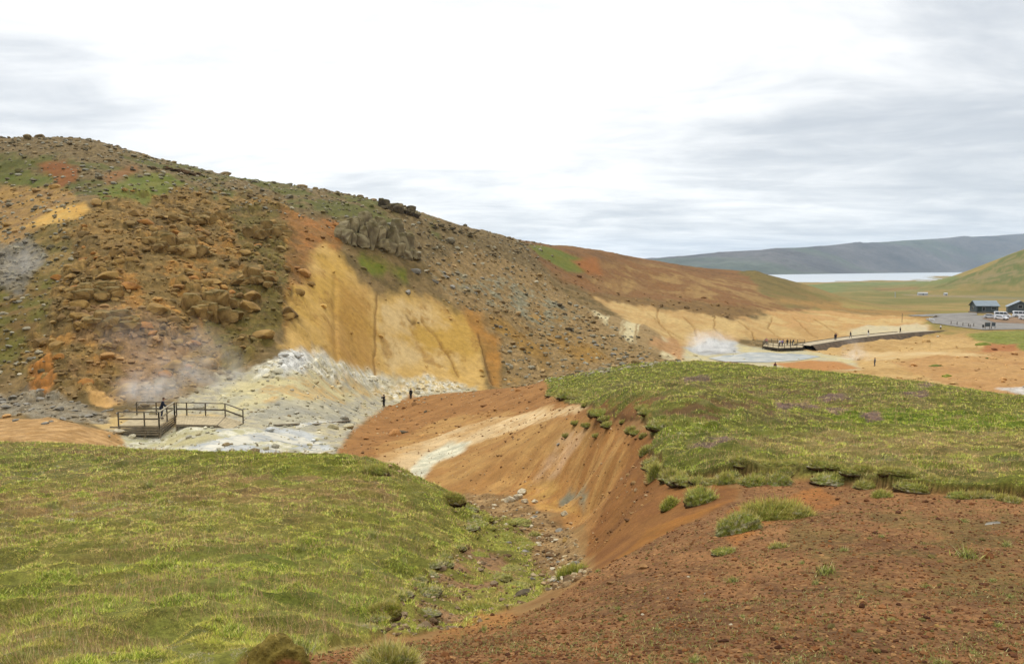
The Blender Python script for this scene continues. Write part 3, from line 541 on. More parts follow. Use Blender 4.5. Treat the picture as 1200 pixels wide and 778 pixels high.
# left mound
zone('mound', [(-500, 522), (0, 520), (100, 523), (200, 531), (400, 536), (440, 542), (480, 556), (512, 571), (542, 590), (570, 610), (560, 640), (520, 660), (490, 690), (462, 728), (445, 749), (405, 757), (350, 773), (290, 800), (-500, 800)], (5, 42), (140, 138, 58), (150, 142, 66), 4, g=1.0, r=0.0, warp=0.01)
zone('mound pink', [(-300, 570), (100, 560), (250, 560), (420, 560), (480, 590), (450, 620), (380, 640), (260, 660), (150, 700), (-300, 720)], (7, 36), (168, 138, 84), (146, 136, 62), 1.2, g=1.0, warp=0.02, patch=(14, 0.42))
zone('mound bright', [(230, 537), (300, 533), (400, 537), (480, 558), (440, 566), (360, 556), (260, 552)], (24, 40), (126, 128, 40), (140, 138, 48), 4, g=1.0)
zone('mound green', [(-300, 700), (200, 660), (420, 630), (500, 660), (440, 740), (300, 790), (-300, 800)], (5, 20), (132, 140, 50), (150, 148, 70), 1.2, g=1.0, warp=0.02, patch=(4, 0.4))
zone('mound green b', [(-300, 525), (100, 528), (220, 545), (150, 560), (0, 570), (-300, 575)], (22, 40), (130, 132, 54), (150, 138, 78), 4, g=1.0, warp=0.02)
zone('mound edge soil', [(60, 527), (150, 532), (200, 538), (140, 540), (70, 536)], (26, 42), (120, 92, 52), None, 1.2, patch=(1.2, 0.55), g=0.4)
# soil in front
zone('near soil', [(250, 800), (300, 775), (380, 765), (440, 757), (470, 756), (520, 746), (590, 728), (640, 708), (700, 668), (760, 636), (820, 608), (866, 585), (870, 564), (960, 562), (1040, 576), (1200, 588), (1700, 606), (1700, 900), (250, 900)], (0.8, 17.5), (134, 90, 58), (148, 101, 66), 1.2, s=1.0, g=0.0, r=0.1, warp=0.006)
zone('soil dark', [(700, 680), (900, 640), (1250, 640), (1250, 790), (600, 790)], (1, 14), (118, 82, 54), (140, 94, 61), 1.2, s=1.0, patch=(4, 0.5))
zone('soil mossy', [(960, 600), (1250, 600), (1250, 720), (1000, 700), (900, 650)], (6, 15), (128, 104, 58), (118, 92, 52), 1.2, s=0.8, patch=(1.2, 0.55))
zone('soil orange', [(850, 600), (960, 572), (1000, 590), (900, 612), (860, 640)], (8, 17), (156, 94, 50), (166, 104, 56), 1.2, s=0.5, strength=0.8)
zone('soil path', [(500, 745), (560, 720), (600, 715), (600, 735), (520, 752)], (6, 13), (176, 118, 68), (160, 104, 60), 1.2, strength=0.8, s=0.4)
# ------------------------------------------------------------------ relief
dz = np.zeros(NV)
near = sstep(2.5, 5.0, Yg)
dz += grass * near * (0.36 * (0.35 - np.abs(fbm(Xg, Yg, 1.4, 2, 201))) + 0.08 * fbm(Xg, Yg, 3.0, 2, 232) + 0.07 * fbm(Xg, Yg, 0.5, 3, 202)) * sstep(0, 8, Yg)
pl = pm * sstep(16, 30, Yg); dz += pl * (0.28 * np.abs(fbm(Xg, Yg, 3.5, 3, 203)) - 0.05)
dz += soil * (0.05 * fbm(Xg, Yg, 1.3, 4, 204) + 0.018 * fbm(Xg, Yg, 0.22, 3, 205)) * sstep(0.5, 3, Yg)
hillm = ((Yg > 56) & (Yg < 430)).astype(float) * sstep(56, 70, Yg)
def blur(a, r):
    for ax in (0, 1):
        for _ in range(2):
            c = np.cumsum(np.concatenate([np.take(a, [0] * (r + 1), ax), a, np.take(a, [-1] * r, ax)], ax), ax); n = a.shape[ax]
            a = (np.take(c, range(2 * r + 1, 2 * r + 1 + n), ax) - np.take(c, range(0, n), ax)) / (2 * r + 1) if False else (np.take(c, np.minimum(np.arange(n) + 2 * r, c.shape[ax] - 1), ax) - np.take(c, np.maximum(np.arange(n) - 1, 0), ax)) / (2 * r + 1)
    return a
rock_s = blur(rock, 16)
dz += hillm * (0.25 + 0.75 * sstep(0.0, 0.5, rock_s)) * (0.9 * fbm(Xg, Yg, 11, 3, 206) + 0.55 * fbm(Xg, Yg, 3.2, 4, 207, 0.6)) * (U < 0.42) * sstep(0.02, 0.4, rock_s)
d1, d2, idv = worley(Xg + 0.7 * fbm(Xg, Yg, 3.0, 2, 8), Yg * 0.8, 2.6, 5)
e1, e2, idw = worley(Xg + 0.3 * fbm(Xg, Yg, 1.5, 2, 9), Yg * 0.8, 0.95, 6)
rk = MASK['rocky hillside']
cluster = sstep(-0.18, 0.22, fbm(Xg, Yg, 9.0, 3, 210))
blk = sstep(0.02, 0.22, d2 - d1); blk2 = sstep(0.02, 0.25, e2 - e1)
dome = np.sqrt(np.clip(1 - (d1 / 0.85) ** 2, 0, 1)); dome2 = np.sqrt(np.clip(1 - (e1 / 0.85) ** 2, 0, 1))
dz += rk * cluster * (0.75 * blk * dome * (0.25 + idv) + 0.22 * blk2 * dome2 * (0.2 + idw))
dz += rk * (1 - cluster) * 0.22 * blk2 * dome2 * idw
dz += np.clip(rock - rk, 0, 1) * hillm * 0.30 * blk2 * sstep(0.45, 1.0, idw)
crev = rk * cluster * (1 - np.minimum(blk, 0.35 + 0.65 * blk2))            # gaps between the blocks are tinted dark brown
cm = crev[..., None] * 0.75; colr = colr * (1 - cm) + alb(92, 72, 38) * cm
tone = (rk * cluster * (idv - 0.5))[..., None]; colr = colr * (1 + 0.5 * tone)
ys = MASK['yellow slope']; dz += blur(ys, 8) * (0.28 * fbm(U * 30, WV * 1.6, 1.0, 2, 220) + 0.10 * fbm(Xg, Yg, 3.0, 3, 229))
yb = np.maximum(MASK['yellow bowl'], MASK['grey stripes']); dz += yb * (0.5 * rill + 0.5 * fbm(Xg, Yg, 12, 3, 221))
dz += MASK['right hill'] * 5.0 * fbm(Xg * 0.9 + Yg * 0.3, Yg * 0.5, 60, 5, 234, 0.55)
wd_ = wmax = np.maximum(MASK['white deposit'], MASK['white deposit b']); dz += wd_ * 0.35 * blk2 * dome2 * idw
vf = MASK['valley floor']; dz += vf * (0.12 * fbm(Xg, Yg, 2.2, 4, 222, 0.6))
dz += MASK['terrace'] * (0.9 * fbm(Xg, Yg, 9, 4, 223) + 0.2 * rill) * sstep(1.0, 0.5, MASK['pale flat'] + MASK['mud flat'])
rr = MASK['red ridge'] * (1 - pm); dz += rr * (0.16 * fbm(Xg - 0.55 * Yg, Yg * 0.3, 1.6, 4, 224) + 0.07 * fbm(Xg, Yg, 0.7, 4, 225))
dz += MASK['gully bed'] * 0.16 * fbm(Xg, Yg, 0.7, 4, 226) + MASK['gully moss'] * 0.22 * fbm(Xg, Yg, 1.1, 4, 227)
dz += 1.1 * np.exp(-((U - ray(884, 320)[0]) / 0.013) ** 2 - ((WV - math.log(381)) / 0.03) ** 2) * (1 + 0.6 * fbm(Xg, Yg, 3.0, 3, 233))
dz += (Yg > 420) * fbm(Xg, Yg, 120, 4, 228) * 3.0 * sstep(420, 700, Yg)
# narrow run-off channels cut into the yellow slope and the bowl
def channel(pts, y0, y1, width, depth, dark=None):
    global dz, colr
    q = np.array([hit(a, b, y0, y1) for a, b in pts]); d = np.full(NV, 1e9)
    for a, b in zip(q[:-1], q[1:]):
        ex, ey = b[0] - a[0], (b[1] - a[1]) * WQ; X = U - a[0] + 0.0016 * n_warp[0] * 2; Y = (WV - a[1]) * WQ
        tt = np.clip((X * ex + Y * ey) / (ex * ex + ey * ey), 0, 1); d = np.minimum(d, np.hypot(X - tt * ex, Y - tt * ey))
    m = np.exp(-(d * F / width) ** 2); dz = dz - depth * m
    if dark is not None: k = (m * 0.7)[..., None]; colr = colr * (1 - k) + alb(*dark) * k
channel([(441, 345), (440, 380), (438, 440)], 90, 170, 1.1, 0.4, (128, 90, 48))
channel([(494, 375), (512, 395), (530, 425), (537, 440)], 90, 170, 1.3, 0.5, (150, 104, 52))
channel([(560, 390), (570, 430), (577, 450)], 90, 170, 1.1, 0.5, (110, 76, 42))
channel([(478, 372), (482, 378), (486, 376)], 90, 170, 1.4, 0.3, (90, 60, 34))
channel([(393, 330), (392, 380), (394, 420)], 90, 170, 3.0, 0.5)
for pts in ([(770, 362), (772, 378), (790, 396)], [(800, 372), (815, 384), (818, 398)], [(838, 372), (836, 384), (850, 396)], [(760, 368), (785, 388), (800, 398)], [(905, 372), (900, 384), (915, 396)], [(930, 372), (944, 386), (958, 396)], [(865, 378), (880, 388), (885, 398)], [(955, 374), (970, 384), (985, 392)]):
    channel(pts, 150, 320, 0.9, 0.5, (150, 108, 60))
dz += 0.17 * sstep(0.25, 0.75, pm) * sstep(60, 22, Yg) * (0.7 + 0.8 * fbm(Xg, Yg, 1.1, 2, 230)) + 0.06 * sstep(0.2, 0.8, MASK['mound']) * sstep(4, 8, Yg)
Z = Z + dz * np.minimum(1.0, Yg / 3.0)
Zw = Z + EYE
def ground(x, y):
    u = np.asarray(x, float) / np.asarray(y, float); return bil(Zw, UU, WW, u, np.log(np.asarray(y, float)))
def onto(px, py, y0=0.8, y1=3500):
    u, wv = hit(px, py, y0, y1); Y = math.exp(wv); return Vector((u * Y, Y, float(ground(u * Y, Y))))
def mpp(Y): return Y / F                      # metres per photo pixel at a distance
nj, ni = NV
idx = np.arange(nj * ni).reshape(nj, ni)
lip_shade = np.clip(1 - np.abs(pm - 0.42) / 0.40, 0, 1) * (Yg < 62)
colr = colr * (1 - 0.8 * lip_shade[..., None]) + alb(78, 58, 34) * 0.8 * lip_shade[..., None]  # lip soil darkened in the colour, standing in for shade under the turf overhang
quads = np.stack([idx[:-1, :-1], idx[:-1, 1:], idx[1:, 1:], idx[1:, :-1]], -1).reshape(-1, 4)
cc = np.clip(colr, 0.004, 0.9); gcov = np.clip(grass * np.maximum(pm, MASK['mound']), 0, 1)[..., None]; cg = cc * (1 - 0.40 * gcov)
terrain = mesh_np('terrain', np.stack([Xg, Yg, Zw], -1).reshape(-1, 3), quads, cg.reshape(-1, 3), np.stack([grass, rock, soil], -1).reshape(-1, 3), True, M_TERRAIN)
tag(terrain, kind='structure')
bk = MB(); bk.add([(-60, 0.72, EYE - 1.75), (60, 0.72, EYE - 1.75), (60, -60, EYE - 3), (-60, -60, EYE - 3)], [(0, 1, 2, 3)])
tag(bk.build('ground', mat_plain('soil_behind', alb(134, 82, 48), 0.95)), kind='structure')
# ------------------------------------------------------------------ far land, lake
cols_ = np.linspace(-0.15, 1.5, 320); rows_ = np.linspace(0, 1, 100)
fu, fs_ = np.meshgrid(cols_, rows_)
fpx = fu * F + 600; Yb_ = np.interp(fpx, [600, 900, 1140, 1500], [4300, 4400, 7000, 8200]); fY = Yb_ + fs_ * 3600
cpx = [600, 760, 775, 830, 900, 940, 1060, 1110, 1150, 1200, 1400, 1700, 2100]; cpy = [309, 304, 302, 297, 292.5, 289.5, 282.5, 279, 277, 274.5, 268, 262, 262]
fx = fu * fY; top = np.interp(fpx, cpx, [(314 - y) / 900 for y in cpy]) * (Yb_ + 1700)
rise = sstep(0.0, 0.46, fs_ + 0.10 * fbm(fx, fY, 1500, 3, 301)) * 0.80 + 0.20 * sstep(0.0, 0.5, fs_)
fz = -41.5 + rise * (top + 41.5) + 60 * fbm(fx, fY, 620, 5, 302, 0.6) * sstep(0.03, 0.2, fs_) * (1 - 0.8 * sstep(0.40, 0.47, fs_))
fz = np.where(fs_ > 0.48, np.minimum(fz, top), fz)
fn = fbm(fx, fY, 700, 5, 303, 0.6)[..., None]; gn = sstep(0.0, 0.25, fbm(fx * 0.5 + fY * 0.5, fY, 900, 4, 304))[..., None]
fc = alb(86, 80, 76) * (1 + 1.5 * fn) * (1 - 0.6 * gn) + alb(78, 92, 62) * (1 + 0.6 * fn) * 0.6 * gn
fi = np.arange(fu.size).reshape(fu.shape); fq = np.stack([fi[:-1, :-1], fi[:-1, 1:], fi[1:, 1:], fi[1:, :-1]], -1).reshape(-1, 4)
tag(mesh_np('hills', np.stack([fx, fY, fz + EYE], -1).reshape(-1, 3), fq, np.clip(fc, 0.01, 0.8).reshape(-1, 3), None, True, M_FAR), kind='structure')
def mat_water(name, rgb, rough, bump, scale, silt=None):
    m = bpy.data.materials.new(name); m.use_nodes = True; t = m.node_tree; b = t.nodes['Principled BSDF']
    b.inputs['Base Color'].default_value = (*rgb, 1); b.inputs['Roughness'].default_value = rough; b.inputs['Specular IOR Level'].default_value = 0.5; b.inputs['IOR'].default_value = 1.33
    if silt is not None:
        gp = N(t, 'ShaderNodeNewGeometry'); mq = N(t, 'ShaderNodeMapping'); mq.inputs['Scale'].default_value = (0.35, 1.0, 1.0); t.links.new(gp.outputs['Position'], mq.inputs[0])
        nq = N(t, 'ShaderNodeTexNoise', Scale=scale * 0.45, Detail=6.0, Roughness=0.6, Distortion=1.2); t.links.new(mq.outputs[0], nq.inputs['Vector'])
        t.links.new(mix_n(t, ramp_n(t, nq.outputs[0], (0.38, 0.60, 0.0, 1.0)), rgb, silt), b.inputs['Base Color'])
    co = N(t, 'ShaderNodeTexCoord'); no = N(t, 'ShaderNodeTexNoise', Scale=scale, Detail=5.0); t.links.new(co.outputs['Object'], no.inputs['Vector'])
    bp = N(t, 'ShaderNodeBump', Strength=bump, Distance=0.1); t.links.new(no.outputs[0], bp.inputs['Height']); t.links.new(bp.outputs[0], b.inputs['Normal'])
    return m
lk = MB(); lk.add([(-3000, 1000, EYE - 40), (9500, 1000, EYE - 40), (9500, 13000, EYE - 40), (-3000, 13000, EYE - 40)], [(0, 1, 2, 3)])
tag(lk.build('lake', mat_water('lake_water', alb(200, 206, 210), 0.35, 0.0, 0.05)), kind='structure')
def flat_sheet(name, pts, z, mat, kind='structure'):
    m = MB(); m.add([(x, y, z) for x, y in pts], [tuple(range(len(pts)))]); o = m.build(name, mat); tag(o, kind=kind); return o
def drape(name, pts, y0, y1, lift, mat, n=60):
    """a sheet laid over the terrain inside a polygon"""
    pg = poly(pts, y0, y1); a = np.linspace(pg[:, 0].min(), pg[:, 0].max(), n * 2); b = np.linspace(pg[:, 1].min(), pg[:, 1].max(), n)
    gu, gw = np.meshgrid(a, b); ins = sdist(pg, gu, gw) > -0.0005
    gY = np.exp(gw); gX = gu * gY; gZ = ground(gX, gY) + lift
    id_ = np.arange(gu.size).reshape(gu.shape); q = np.stack([id_[:-1, :-1], id_[:-1, 1:], id_[1:, 1:], id_[1:, :-1]], -1)
    ok = ins[:-1, :-1] & ins[:-1, 1:] & ins[1:, 1:] & ins[1:, :-1]; q = q[ok]
    us, inv = np.unique(q, return_inverse=True); v = np.stack([gX, gY, gZ], -1).reshape(-1, 3)[us]
    return tag(mesh_np(name, v, inv.reshape(q.shape), None, None, True, mat), kind='structure')
M_ASPH = mat_plain('asphalt', alb(142, 136, 128), 0.9, 0.2, 0.35, bump=0.2, bscale=12)
drape('car_park', [(1084, 374), (1112, 370), (1145, 370), (1300, 371), (1300, 386), (1215, 386), (1152, 387), (1120, 383), (1092, 379)], 220, 330, 0.14, M_ASPH, 80)
drape('dirt_strip', [(1150, 373.5), (1205, 372), (1300, 372), (1300, 378), (1205, 380), (1165, 378.5)], 220, 330, 0.20, mat_plain('car_park_dirt', alb(146, 116, 88), 0.95, 0.25, 0.4), 50)
drape('road', [(1060, 370.2), (1112, 367.6), (1145, 366.6), (1145, 369.5), (1112, 371), (1070, 371.6)], 250, 420, 0.15, M_ASPH, 30)
M_POOL = mat_water('pool_water', alb(138, 146, 146), 0.45, 0.3, 1.2, alb(204, 200, 186))
p_ = [onto(*q, 140, 215) for q in ((830, 420), (870, 412), (900, 413.5), (940, 415), (962, 418), (940, 422), (900, 425), (850, 424.5))]
flat_sheet('pool', [(q.x, q.y) for q in p_], sum(q.z for q in p_) / len(p_) + 0.05, M_POOL)
M_MUDW = mat_water('mud_water', alb(160, 162, 158), 0.4, 0.4, 2.0, alb(220, 212, 190))
drape('stream', [(208, 529), (245, 518), (290, 508), (325, 506), (352, 510), (375, 522), (380, 529), (350, 522), (325, 517), (280, 522), (240, 531)], 52, 76, 0.015, M_MUDW, 40)
drape('stream', [(335, 498), (372, 493.5), (405, 492), (392, 497), (350, 501)], 60, 95, 0.015, M_MUDW, 30)
# ------------------------------------------------------------------ stones
def ico(sub):
    bm = bmesh.new(); bmesh.ops.create_icosphere(bm, subdivisions=sub, radius=1.0)
    v = np.array([p.co[:] for p in bm.verts]); f = np.array([[q.index for q in fc.verts] for fc in bm.faces]); bm.free(); return v, f
def n3(p, s, seed):                          # cheap 3D noise from three planes
    return (gnoise(p[:, 0] * s + 3.1, p[:, 1] * s + 1.7 * p[:, 2] * s, seed) + gnoise(p[:, 1] * s - 5.2, p[:, 2] * s + 0.9 * p[:, 0] * s, seed + 1) + gnoise(p[:, 2] * s + 8.4, p[:, 0] * s - 1.3 * p[:, 1] * s, seed + 2)) / 2.2
def rock_shape(seed, sub=3, cuts=9, rough=0.12, flat=0.7):
    rg = np.random.default_rng(seed); v, f = ico(sub)
    v = v * (1 + 0.30 * n3(v, 0.9, seed))[:, None]
    for i in range(cuts):                    # planes of fracture
        d = rg.normal(size=3); d /= np.linalg.norm(d); h = rg.uniform(0.48, 0.80); k = v @ d - h
        v = v - np.clip(k, 0, None)[:, None] * d * 0.92
    v = v * (1 + rough * n3(v, 2.6, seed + 9) + rough * 0.5 * n3(v, 6.0, seed + 19))[:, None]
    v[:, 2] *= flat; return v, f
def rock_obj(name, seed, rgb, rgb2, sub=3, **kw):
    v, f = rock_shape(seed, sub, **kw); n = sstep(-0.3, 0.4, n3(v, 1.6, seed + 40))[:, None]
    c = alb(*rgb) * (1 - n) + alb(*rgb2) * n
    return mesh_np(name, v, f, c, None, False, M_STONES)
def shade_flat(o, flag=False): return o
def place(o, loc, size, rz=None, tilt=0.25, squash=(1, 1, 1)):
    o.location = loc; o.scale = tuple(size * q for q in squash)
    o.rotation_euler = (random.uniform(-tilt, tilt), random.uniform(-tilt, tilt), random.uniform(0, 6.28) if rz is None else rz); return o
def wmask(names): return np.max([MASK[n] for n in names], axis=0)
def sample(mask, n, ylo=1.0, yhi=420.0, rg=RNG, ulo=-0.8, uhi=0.8, power=1.0):
    """random ground points where the mask holds, evenly over bearing and log-distance"""
    us, ws = [], []; tot = 0
    for _ in range(60):
        u = rg.uniform(ulo, uhi, n * 3); wv = rg.uniform(math.log(ylo), math.log(yhi), n * 3)
        m = bil(mask, UU, WW, u, wv) ** power > rg.random(n * 3)
        us.append(u[m]); ws.append(wv[m]); tot += m.sum()
        if tot >= n: break
    u = np.concatenate(us)[:n]; wv = np.concatenate(ws)[:n]; Y = np.exp(wv)
    return u, wv, np.stack([u * Y, Y, bil(Zw, UU, WW, u, wv)], -1)
def stones_stuff(name, pts, sizes, cols, sub=1, shapes=5, seed=0, flat=0.65, sink=0.3):
    rg = np.random.default_rng(seed); vs, fs, cs = [], [], []; off = 0
    sh = [rock_shape(seed + i, sub, cuts=11, rough=0.06, flat=flat) for i in range(shapes)]; which = rg.integers(0, shapes, len(pts))
    for k in range(shapes):
        v, f = sh[k]; s = np.nonzero(which == k)[0]; m = len(s)
        if not m: continue
        a = rg.uniform(0, 6.28, m); ca, sa = np.cos(a)[:, None], np.sin(a)[:, None]; sx = rg.uniform(0.7, 1.4, m)[:, None]
        X = v[None, :, 0] * sx; Yv = np.broadcast_to(v[None, :, 1], (m, len(v)))
        q = np.stack([X * ca - Yv * sa, X * sa + Yv * ca, np.broadcast_to(v[None, :, 2] + (1 - 2 * sink) * flat * 0.6, (m, len(v)))], -1) * sizes[s][:, None, None] + pts[s][:, None, :]
        vs.append(q.reshape(-1, 3)); fs.append((f[None] + (np.arange(m) * len(v))[:, None, None] + off).reshape(-1, 3)); off += m * len(v)
        cs.append(np.repeat(cols[s], len(v), 0))
    o = mesh_np(name, np.concatenate(vs), np.concatenate(fs), np.concatenate(cs), None, False, M_STONES); tag(o, kind='stuff'); return o
def tones(n, pal, rg=RNG, var=0.25):
    p = np.array([alb(*q) for q in pal]); return p[rg.integers(0, len(p), n)] * rg.uniform(1 - var, 1 + var, n)[:, None]
# loose stones beyond counting: hillside, foot of the hill, gully, bare soil
u_, w_, p_ = sample(np.clip(rock * hillm * 0.9, 0, 1), 6500, 62, 260, power=1.4)
gc = bil(cc, UU, WW, u_, w_)
stones_stuff('hillside_stones', p_, np.exp(RNG.normal(math.log(0.20), 0.5, len(p_))) * (0.5 + p_[:, 1] / 160), gc * RNG.uniform(0.8, 1.7, len(p_))[:, None] + 0.01, sub=2, seed=400)
u_, w_, p_ = sample(wmask(['scree grey', 'scree', 'left hillside', 'upper hill']) * 0.8, 3500, 70, 320)
stones_stuff('scree_stones', p_, np.exp(RNG.normal(math.log(0.22), 0.45, len(p_))) * (0.5 + p_[:, 1] / 200), tones(len(p_), [(168, 160, 138), (140, 128, 104), (120, 108, 80), (180, 168, 140)]), sub=2, seed=420)
u_, w_, p_ = sample(wmask(['valley floor']), 800, 52, 130)
stones_stuff('valley_stones', p_, np.exp(RNG.normal(math.log(0.10), 0.5, len(p_))), tones(len(p_), [(204, 190, 150), (186, 178, 156), (216, 206, 180), (150, 130, 96)]), sub=2, seed=440)
u_, w_, p_ = sample(wmask(['gully bed']), 1300, 12, 44)
stones_stuff('gully_pebbles', p_, np.exp(RNG.normal(math.log(0.04), 0.5, len(p_))), tones(len(p_), [(176, 146, 108), (150, 116, 80), (120, 90, 62), (190, 168, 132), (140, 112, 80)]), sub=1, seed=460)
u_, w_, p_ = sample(wmask(['gully soil', 'gully moss']) * 0.5, 900, 8, 30)
stones_stuff('gully_gravel', p_, np.exp(RNG.normal(math.log(0.03), 0.5, len(p_))), tones(len(p_), [(150, 126, 98), (120, 92, 66), (176, 150, 120)]), sub=1, seed=470)
u_, w_, p_ = sample(np.clip(soil, 0, 1), 34000, 3.5, 17)
stones_stuff('soil_gravel', p_, np.exp(RNG.normal(math.log(0.0095), 0.52, len(p_))) * (0.75 + p_[:, 1] / 22), tones(len(p_), [(150, 98, 62), (120, 74, 46), (104, 64, 42), (172, 124, 84), (140, 86, 50), (126, 110, 60)], var=0.3), sub=1, seed=480)
u_, w_, p_ = sample(rr * (rock < 0.9), 2600, 12, 110)
stones_stuff('ridge_gravel', p_, np.exp(RNG.normal(math.log(0.022), 0.6, len(p_))) * (0.6 + p_[:, 1] / 50), tones(len(p_), [(186, 140, 96), (140, 96, 62), (200, 166, 126), (120, 82, 52)]), sub=1, seed=490)
# countable boulders
BOULD = {}
for key, c1, c2 in (('ochre', (182, 144, 84), (146, 114, 66)), ('brown', (150, 112, 66), (120, 92, 56)), ('orange', (190, 126, 66), (164, 108, 62)), ('grey', (164, 156, 142), (132, 124, 110)), ('pale', (222, 208, 180), (194, 174, 140)), ('dark', (112, 98, 76), (88, 78, 62))):
    BOULD[key] = [rock_obj('boulder', 500 + 10 * i + hash(len(key)) % 7, c1, c2, 3, cuts=16, rough=0.06, flat=0.8) for i in range(3)]
used = set()
def boulder(key, loc, size, label, group=None, name='boulder', squash=(1, 1, 1), rz=None, tilt=0.3):
    src = random.choice(BOULD[key])
    if src.name in used: o = src.copy(); COL.objects.link(o)
    else: o = src; used.add(src.name)
    o.name = name; tag(o, label, 'rock', group); return place(o, loc, size, rz, tilt, squash)
u_, w_, p_ = sample(rk * cluster, 150, 78, 150, np.random.default_rng(5))
for i in range(len(p_)):
    z = random.uniform(0.5, 1.25) * random.choice((0.7, 1, 1, 1.5)); k = random.choice(('ochre', 'ochre', 'brown', 'orange'))
    boulder(k, Vector(p_[i]) - Vector((0, 0, 0.12 * z)), z, 'rounded ochre boulder weathering out of the rocky orange hillside', 'boulders on the rocky hillside', squash=(1.25, 1, 0.85))
for px, py, sz in ((180, 272, 13), (196, 262, 12), (215, 268, 14), (222, 246, 11), (243, 241, 12), (262, 246, 10), (205, 290, 12), (236, 282, 11), (172, 296, 9), (320, 262, 16), (300, 300, 10), (247, 336, 14), (262, 330, 12), (230, 352, 12), (205, 340, 11), (270, 350, 10), (135, 352, 9), (105, 365, 13), (150, 365, 10), (118, 388, 10), (130, 390, 9), (95, 392, 8), (190, 395, 12), (160, 380, 8), (215, 375, 12), (250, 372, 11), (285, 412, 9), (268, 410, 6), (282, 325, 9), (310, 330, 9), (140, 312, 9), (90, 335, 8)):
    q = onto(px, py, 74, 170); s = sz * mpp(q.y) * 0.62
    boulder(random.choice(('ochre', 'brown', 'ochre')), q - Vector((0, 0, 0.05 * s)), s, 'large rounded boulder bulging from the rocky orange hillside', 'large boulders bulging from the rocky hillside', squash=(1.3, 1.0, 0.9))
for px, py, sz in ((3, 458, 9), (14, 462, 11), (38, 464, 9), (22, 470, 8), (5, 474, 9), (8, 482, 9), (20, 480, 7), (33, 479, 9), (37, 486, 8), (27, 487, 6), (47, 474, 8), (45, 467, 6), (62, 480, 7), (70, 483, 8), (88, 482, 6), (95, 485, 8), (104, 489, 9), (112, 486, 8), (122, 484, 7), (130, 482, 6), (100, 479, 5), (80, 489, 6), (74, 492, 7), (53, 497, 7), (60, 494, 6), (18, 494, 7), (2, 466, 7), (28, 458, 6), (140, 487, 6), (148, 485, 5), (118, 492, 6), (84, 476, 5), (49, 463, 6)):
    q = onto(px, py, 58, 110); s = sz * mpp(q.y) * 0.62
    boulder('grey', q + Vector((0, 0, 0.2 * s)), s, 'angular grey stone in the loose band at the left hill foot', 'grey stones at the foot of the left hillside', name='grey_stone', squash=(1.4, 1.0, 0.7))
for px, py, sz, lab in ((30, 427, 8, 'pale stone highest on the mossy foot of the left hill'), (23, 437, 6, 'pale stone above the grey stone band at the far left'), (12, 449, 6, 'pale flat stone just above the grey stone band, far left')):
    q = onto(px, py, 58, 120); boulder('pale', q, sz * mpp(q.y) * 0.5, lab, squash=(1.5, 1, 0.6))
q = onto(139, 508, 55, 70); boulder('pale', q + Vector((0, 0, 0.12)), 0.55, 'smooth white boulder beside the front of the wooden platform', squash=(1.15, 0.8, 0.75), rz=0.2, tilt=0.05)
q = onto(469, 508, 40, 110); boulder('dark', q + Vector((0, 0, 0.1)), 0.85, 'flat dark grey boulder alone on the smooth red ridge', squash=(1.1, 0.8, 0.55), rz=0.5, tilt=0.1)
q = onto(499, 483, 60, 115); boulder('dark', q, 0.3, 'small dark stone high on the smooth red ridge')
for px, py, sz, k, lab in ((487, 319, 14, 'grey', 'long pale grey slab below the crag and moss'), (500, 318, 9, 'pale', 'short pale slab right of the long grey slab'), (478, 343, 11, 'grey', 'grey slab at the top edge of the yellow slope'), (655, 358, 10, 'dark', 'dark angular rock in the middle of the grey scree'), (667, 388, 9, 'dark', 'dark rock lowest on the grey scree slope'), (750, 405, 7, 'dark', 'black rock at the foot of the pale streaked slope'),
                           (490, 378, 4, 'dark', 'small black rock on the pale yellow slope'), (510, 330, 9, 'grey', 'upright grey rock on the scree right of the slabs'), (523, 325, 9, 'grey', 'grey rock high on the scree right of the slabs'), (530, 336, 10, 'grey', 'leaning grey slab low on the scree right of the slabs'),
                           (654, 521, 7, 'grey', 'grey block standing on the pale streaked gully wall'), (576, 491, 3, 'dark', 'tiny dark stone left of the pale patch on the red ridge')):
    q = onto(px, py, 24, 300); s = sz * mpp(q.y) * 0.55
    boulder(k, q + Vector((0, 0, 0.15 * s)), s, lab, squash=(1.4, 0.9, 0.6))
u_, w_, p_ = sample(wmask(['scree grey', 'scree']), 40, 120, 230, np.random.default_rng(9))
for v in p_:
    boulder(random.choice(('grey', 'grey', 'dark')), Vector(v), random.uniform(0.35, 0.8), 'weathered grey block scattered on the scree slope', 'grey blocks on the scree slope', name='grey_block', squash=(1.3, 1, 0.7))
for px, py, sz, lab in ((597, 588, 10, 'large cream boulder leftmost of the pale stones below the gully wall'), (607, 584, 9, 'cream boulder between two others below the orange gully wall'), (612, 579, 9, 'cream boulder furthest back below the orange gully wall'), (615, 588, 7, 'small cream boulder in front of the three large cream ones'), (661, 603, 8, 'rounded pale boulder at the foot of the streaked gully wall'), (627, 589, 6, 'flat white stone below the orange gully ledge')):
    q = onto(px, py, 20, 45); s = sz * mpp(q.y) * 0.85; boulder('pale', q + Vector((0, 0, 0.25 * s)), s, lab, squash=(1.1, 0.9, 0.95))
u_, w_, p_ = sample(MASK['gully bed'], 120, 14, 38, np.random.default_rng(12))
for v in p_:
    boulder(random.choice(('pale', 'pale', 'grey', 'ochre')), Vector(v), random.uniform(0.05, 0.11) * random.choice((1, 1, 1.6)), 'pale angular stone on the brown gully floor', 'pale stones on the gully floor', name='pale_stone', squash=(1.2, 1, 0.8))
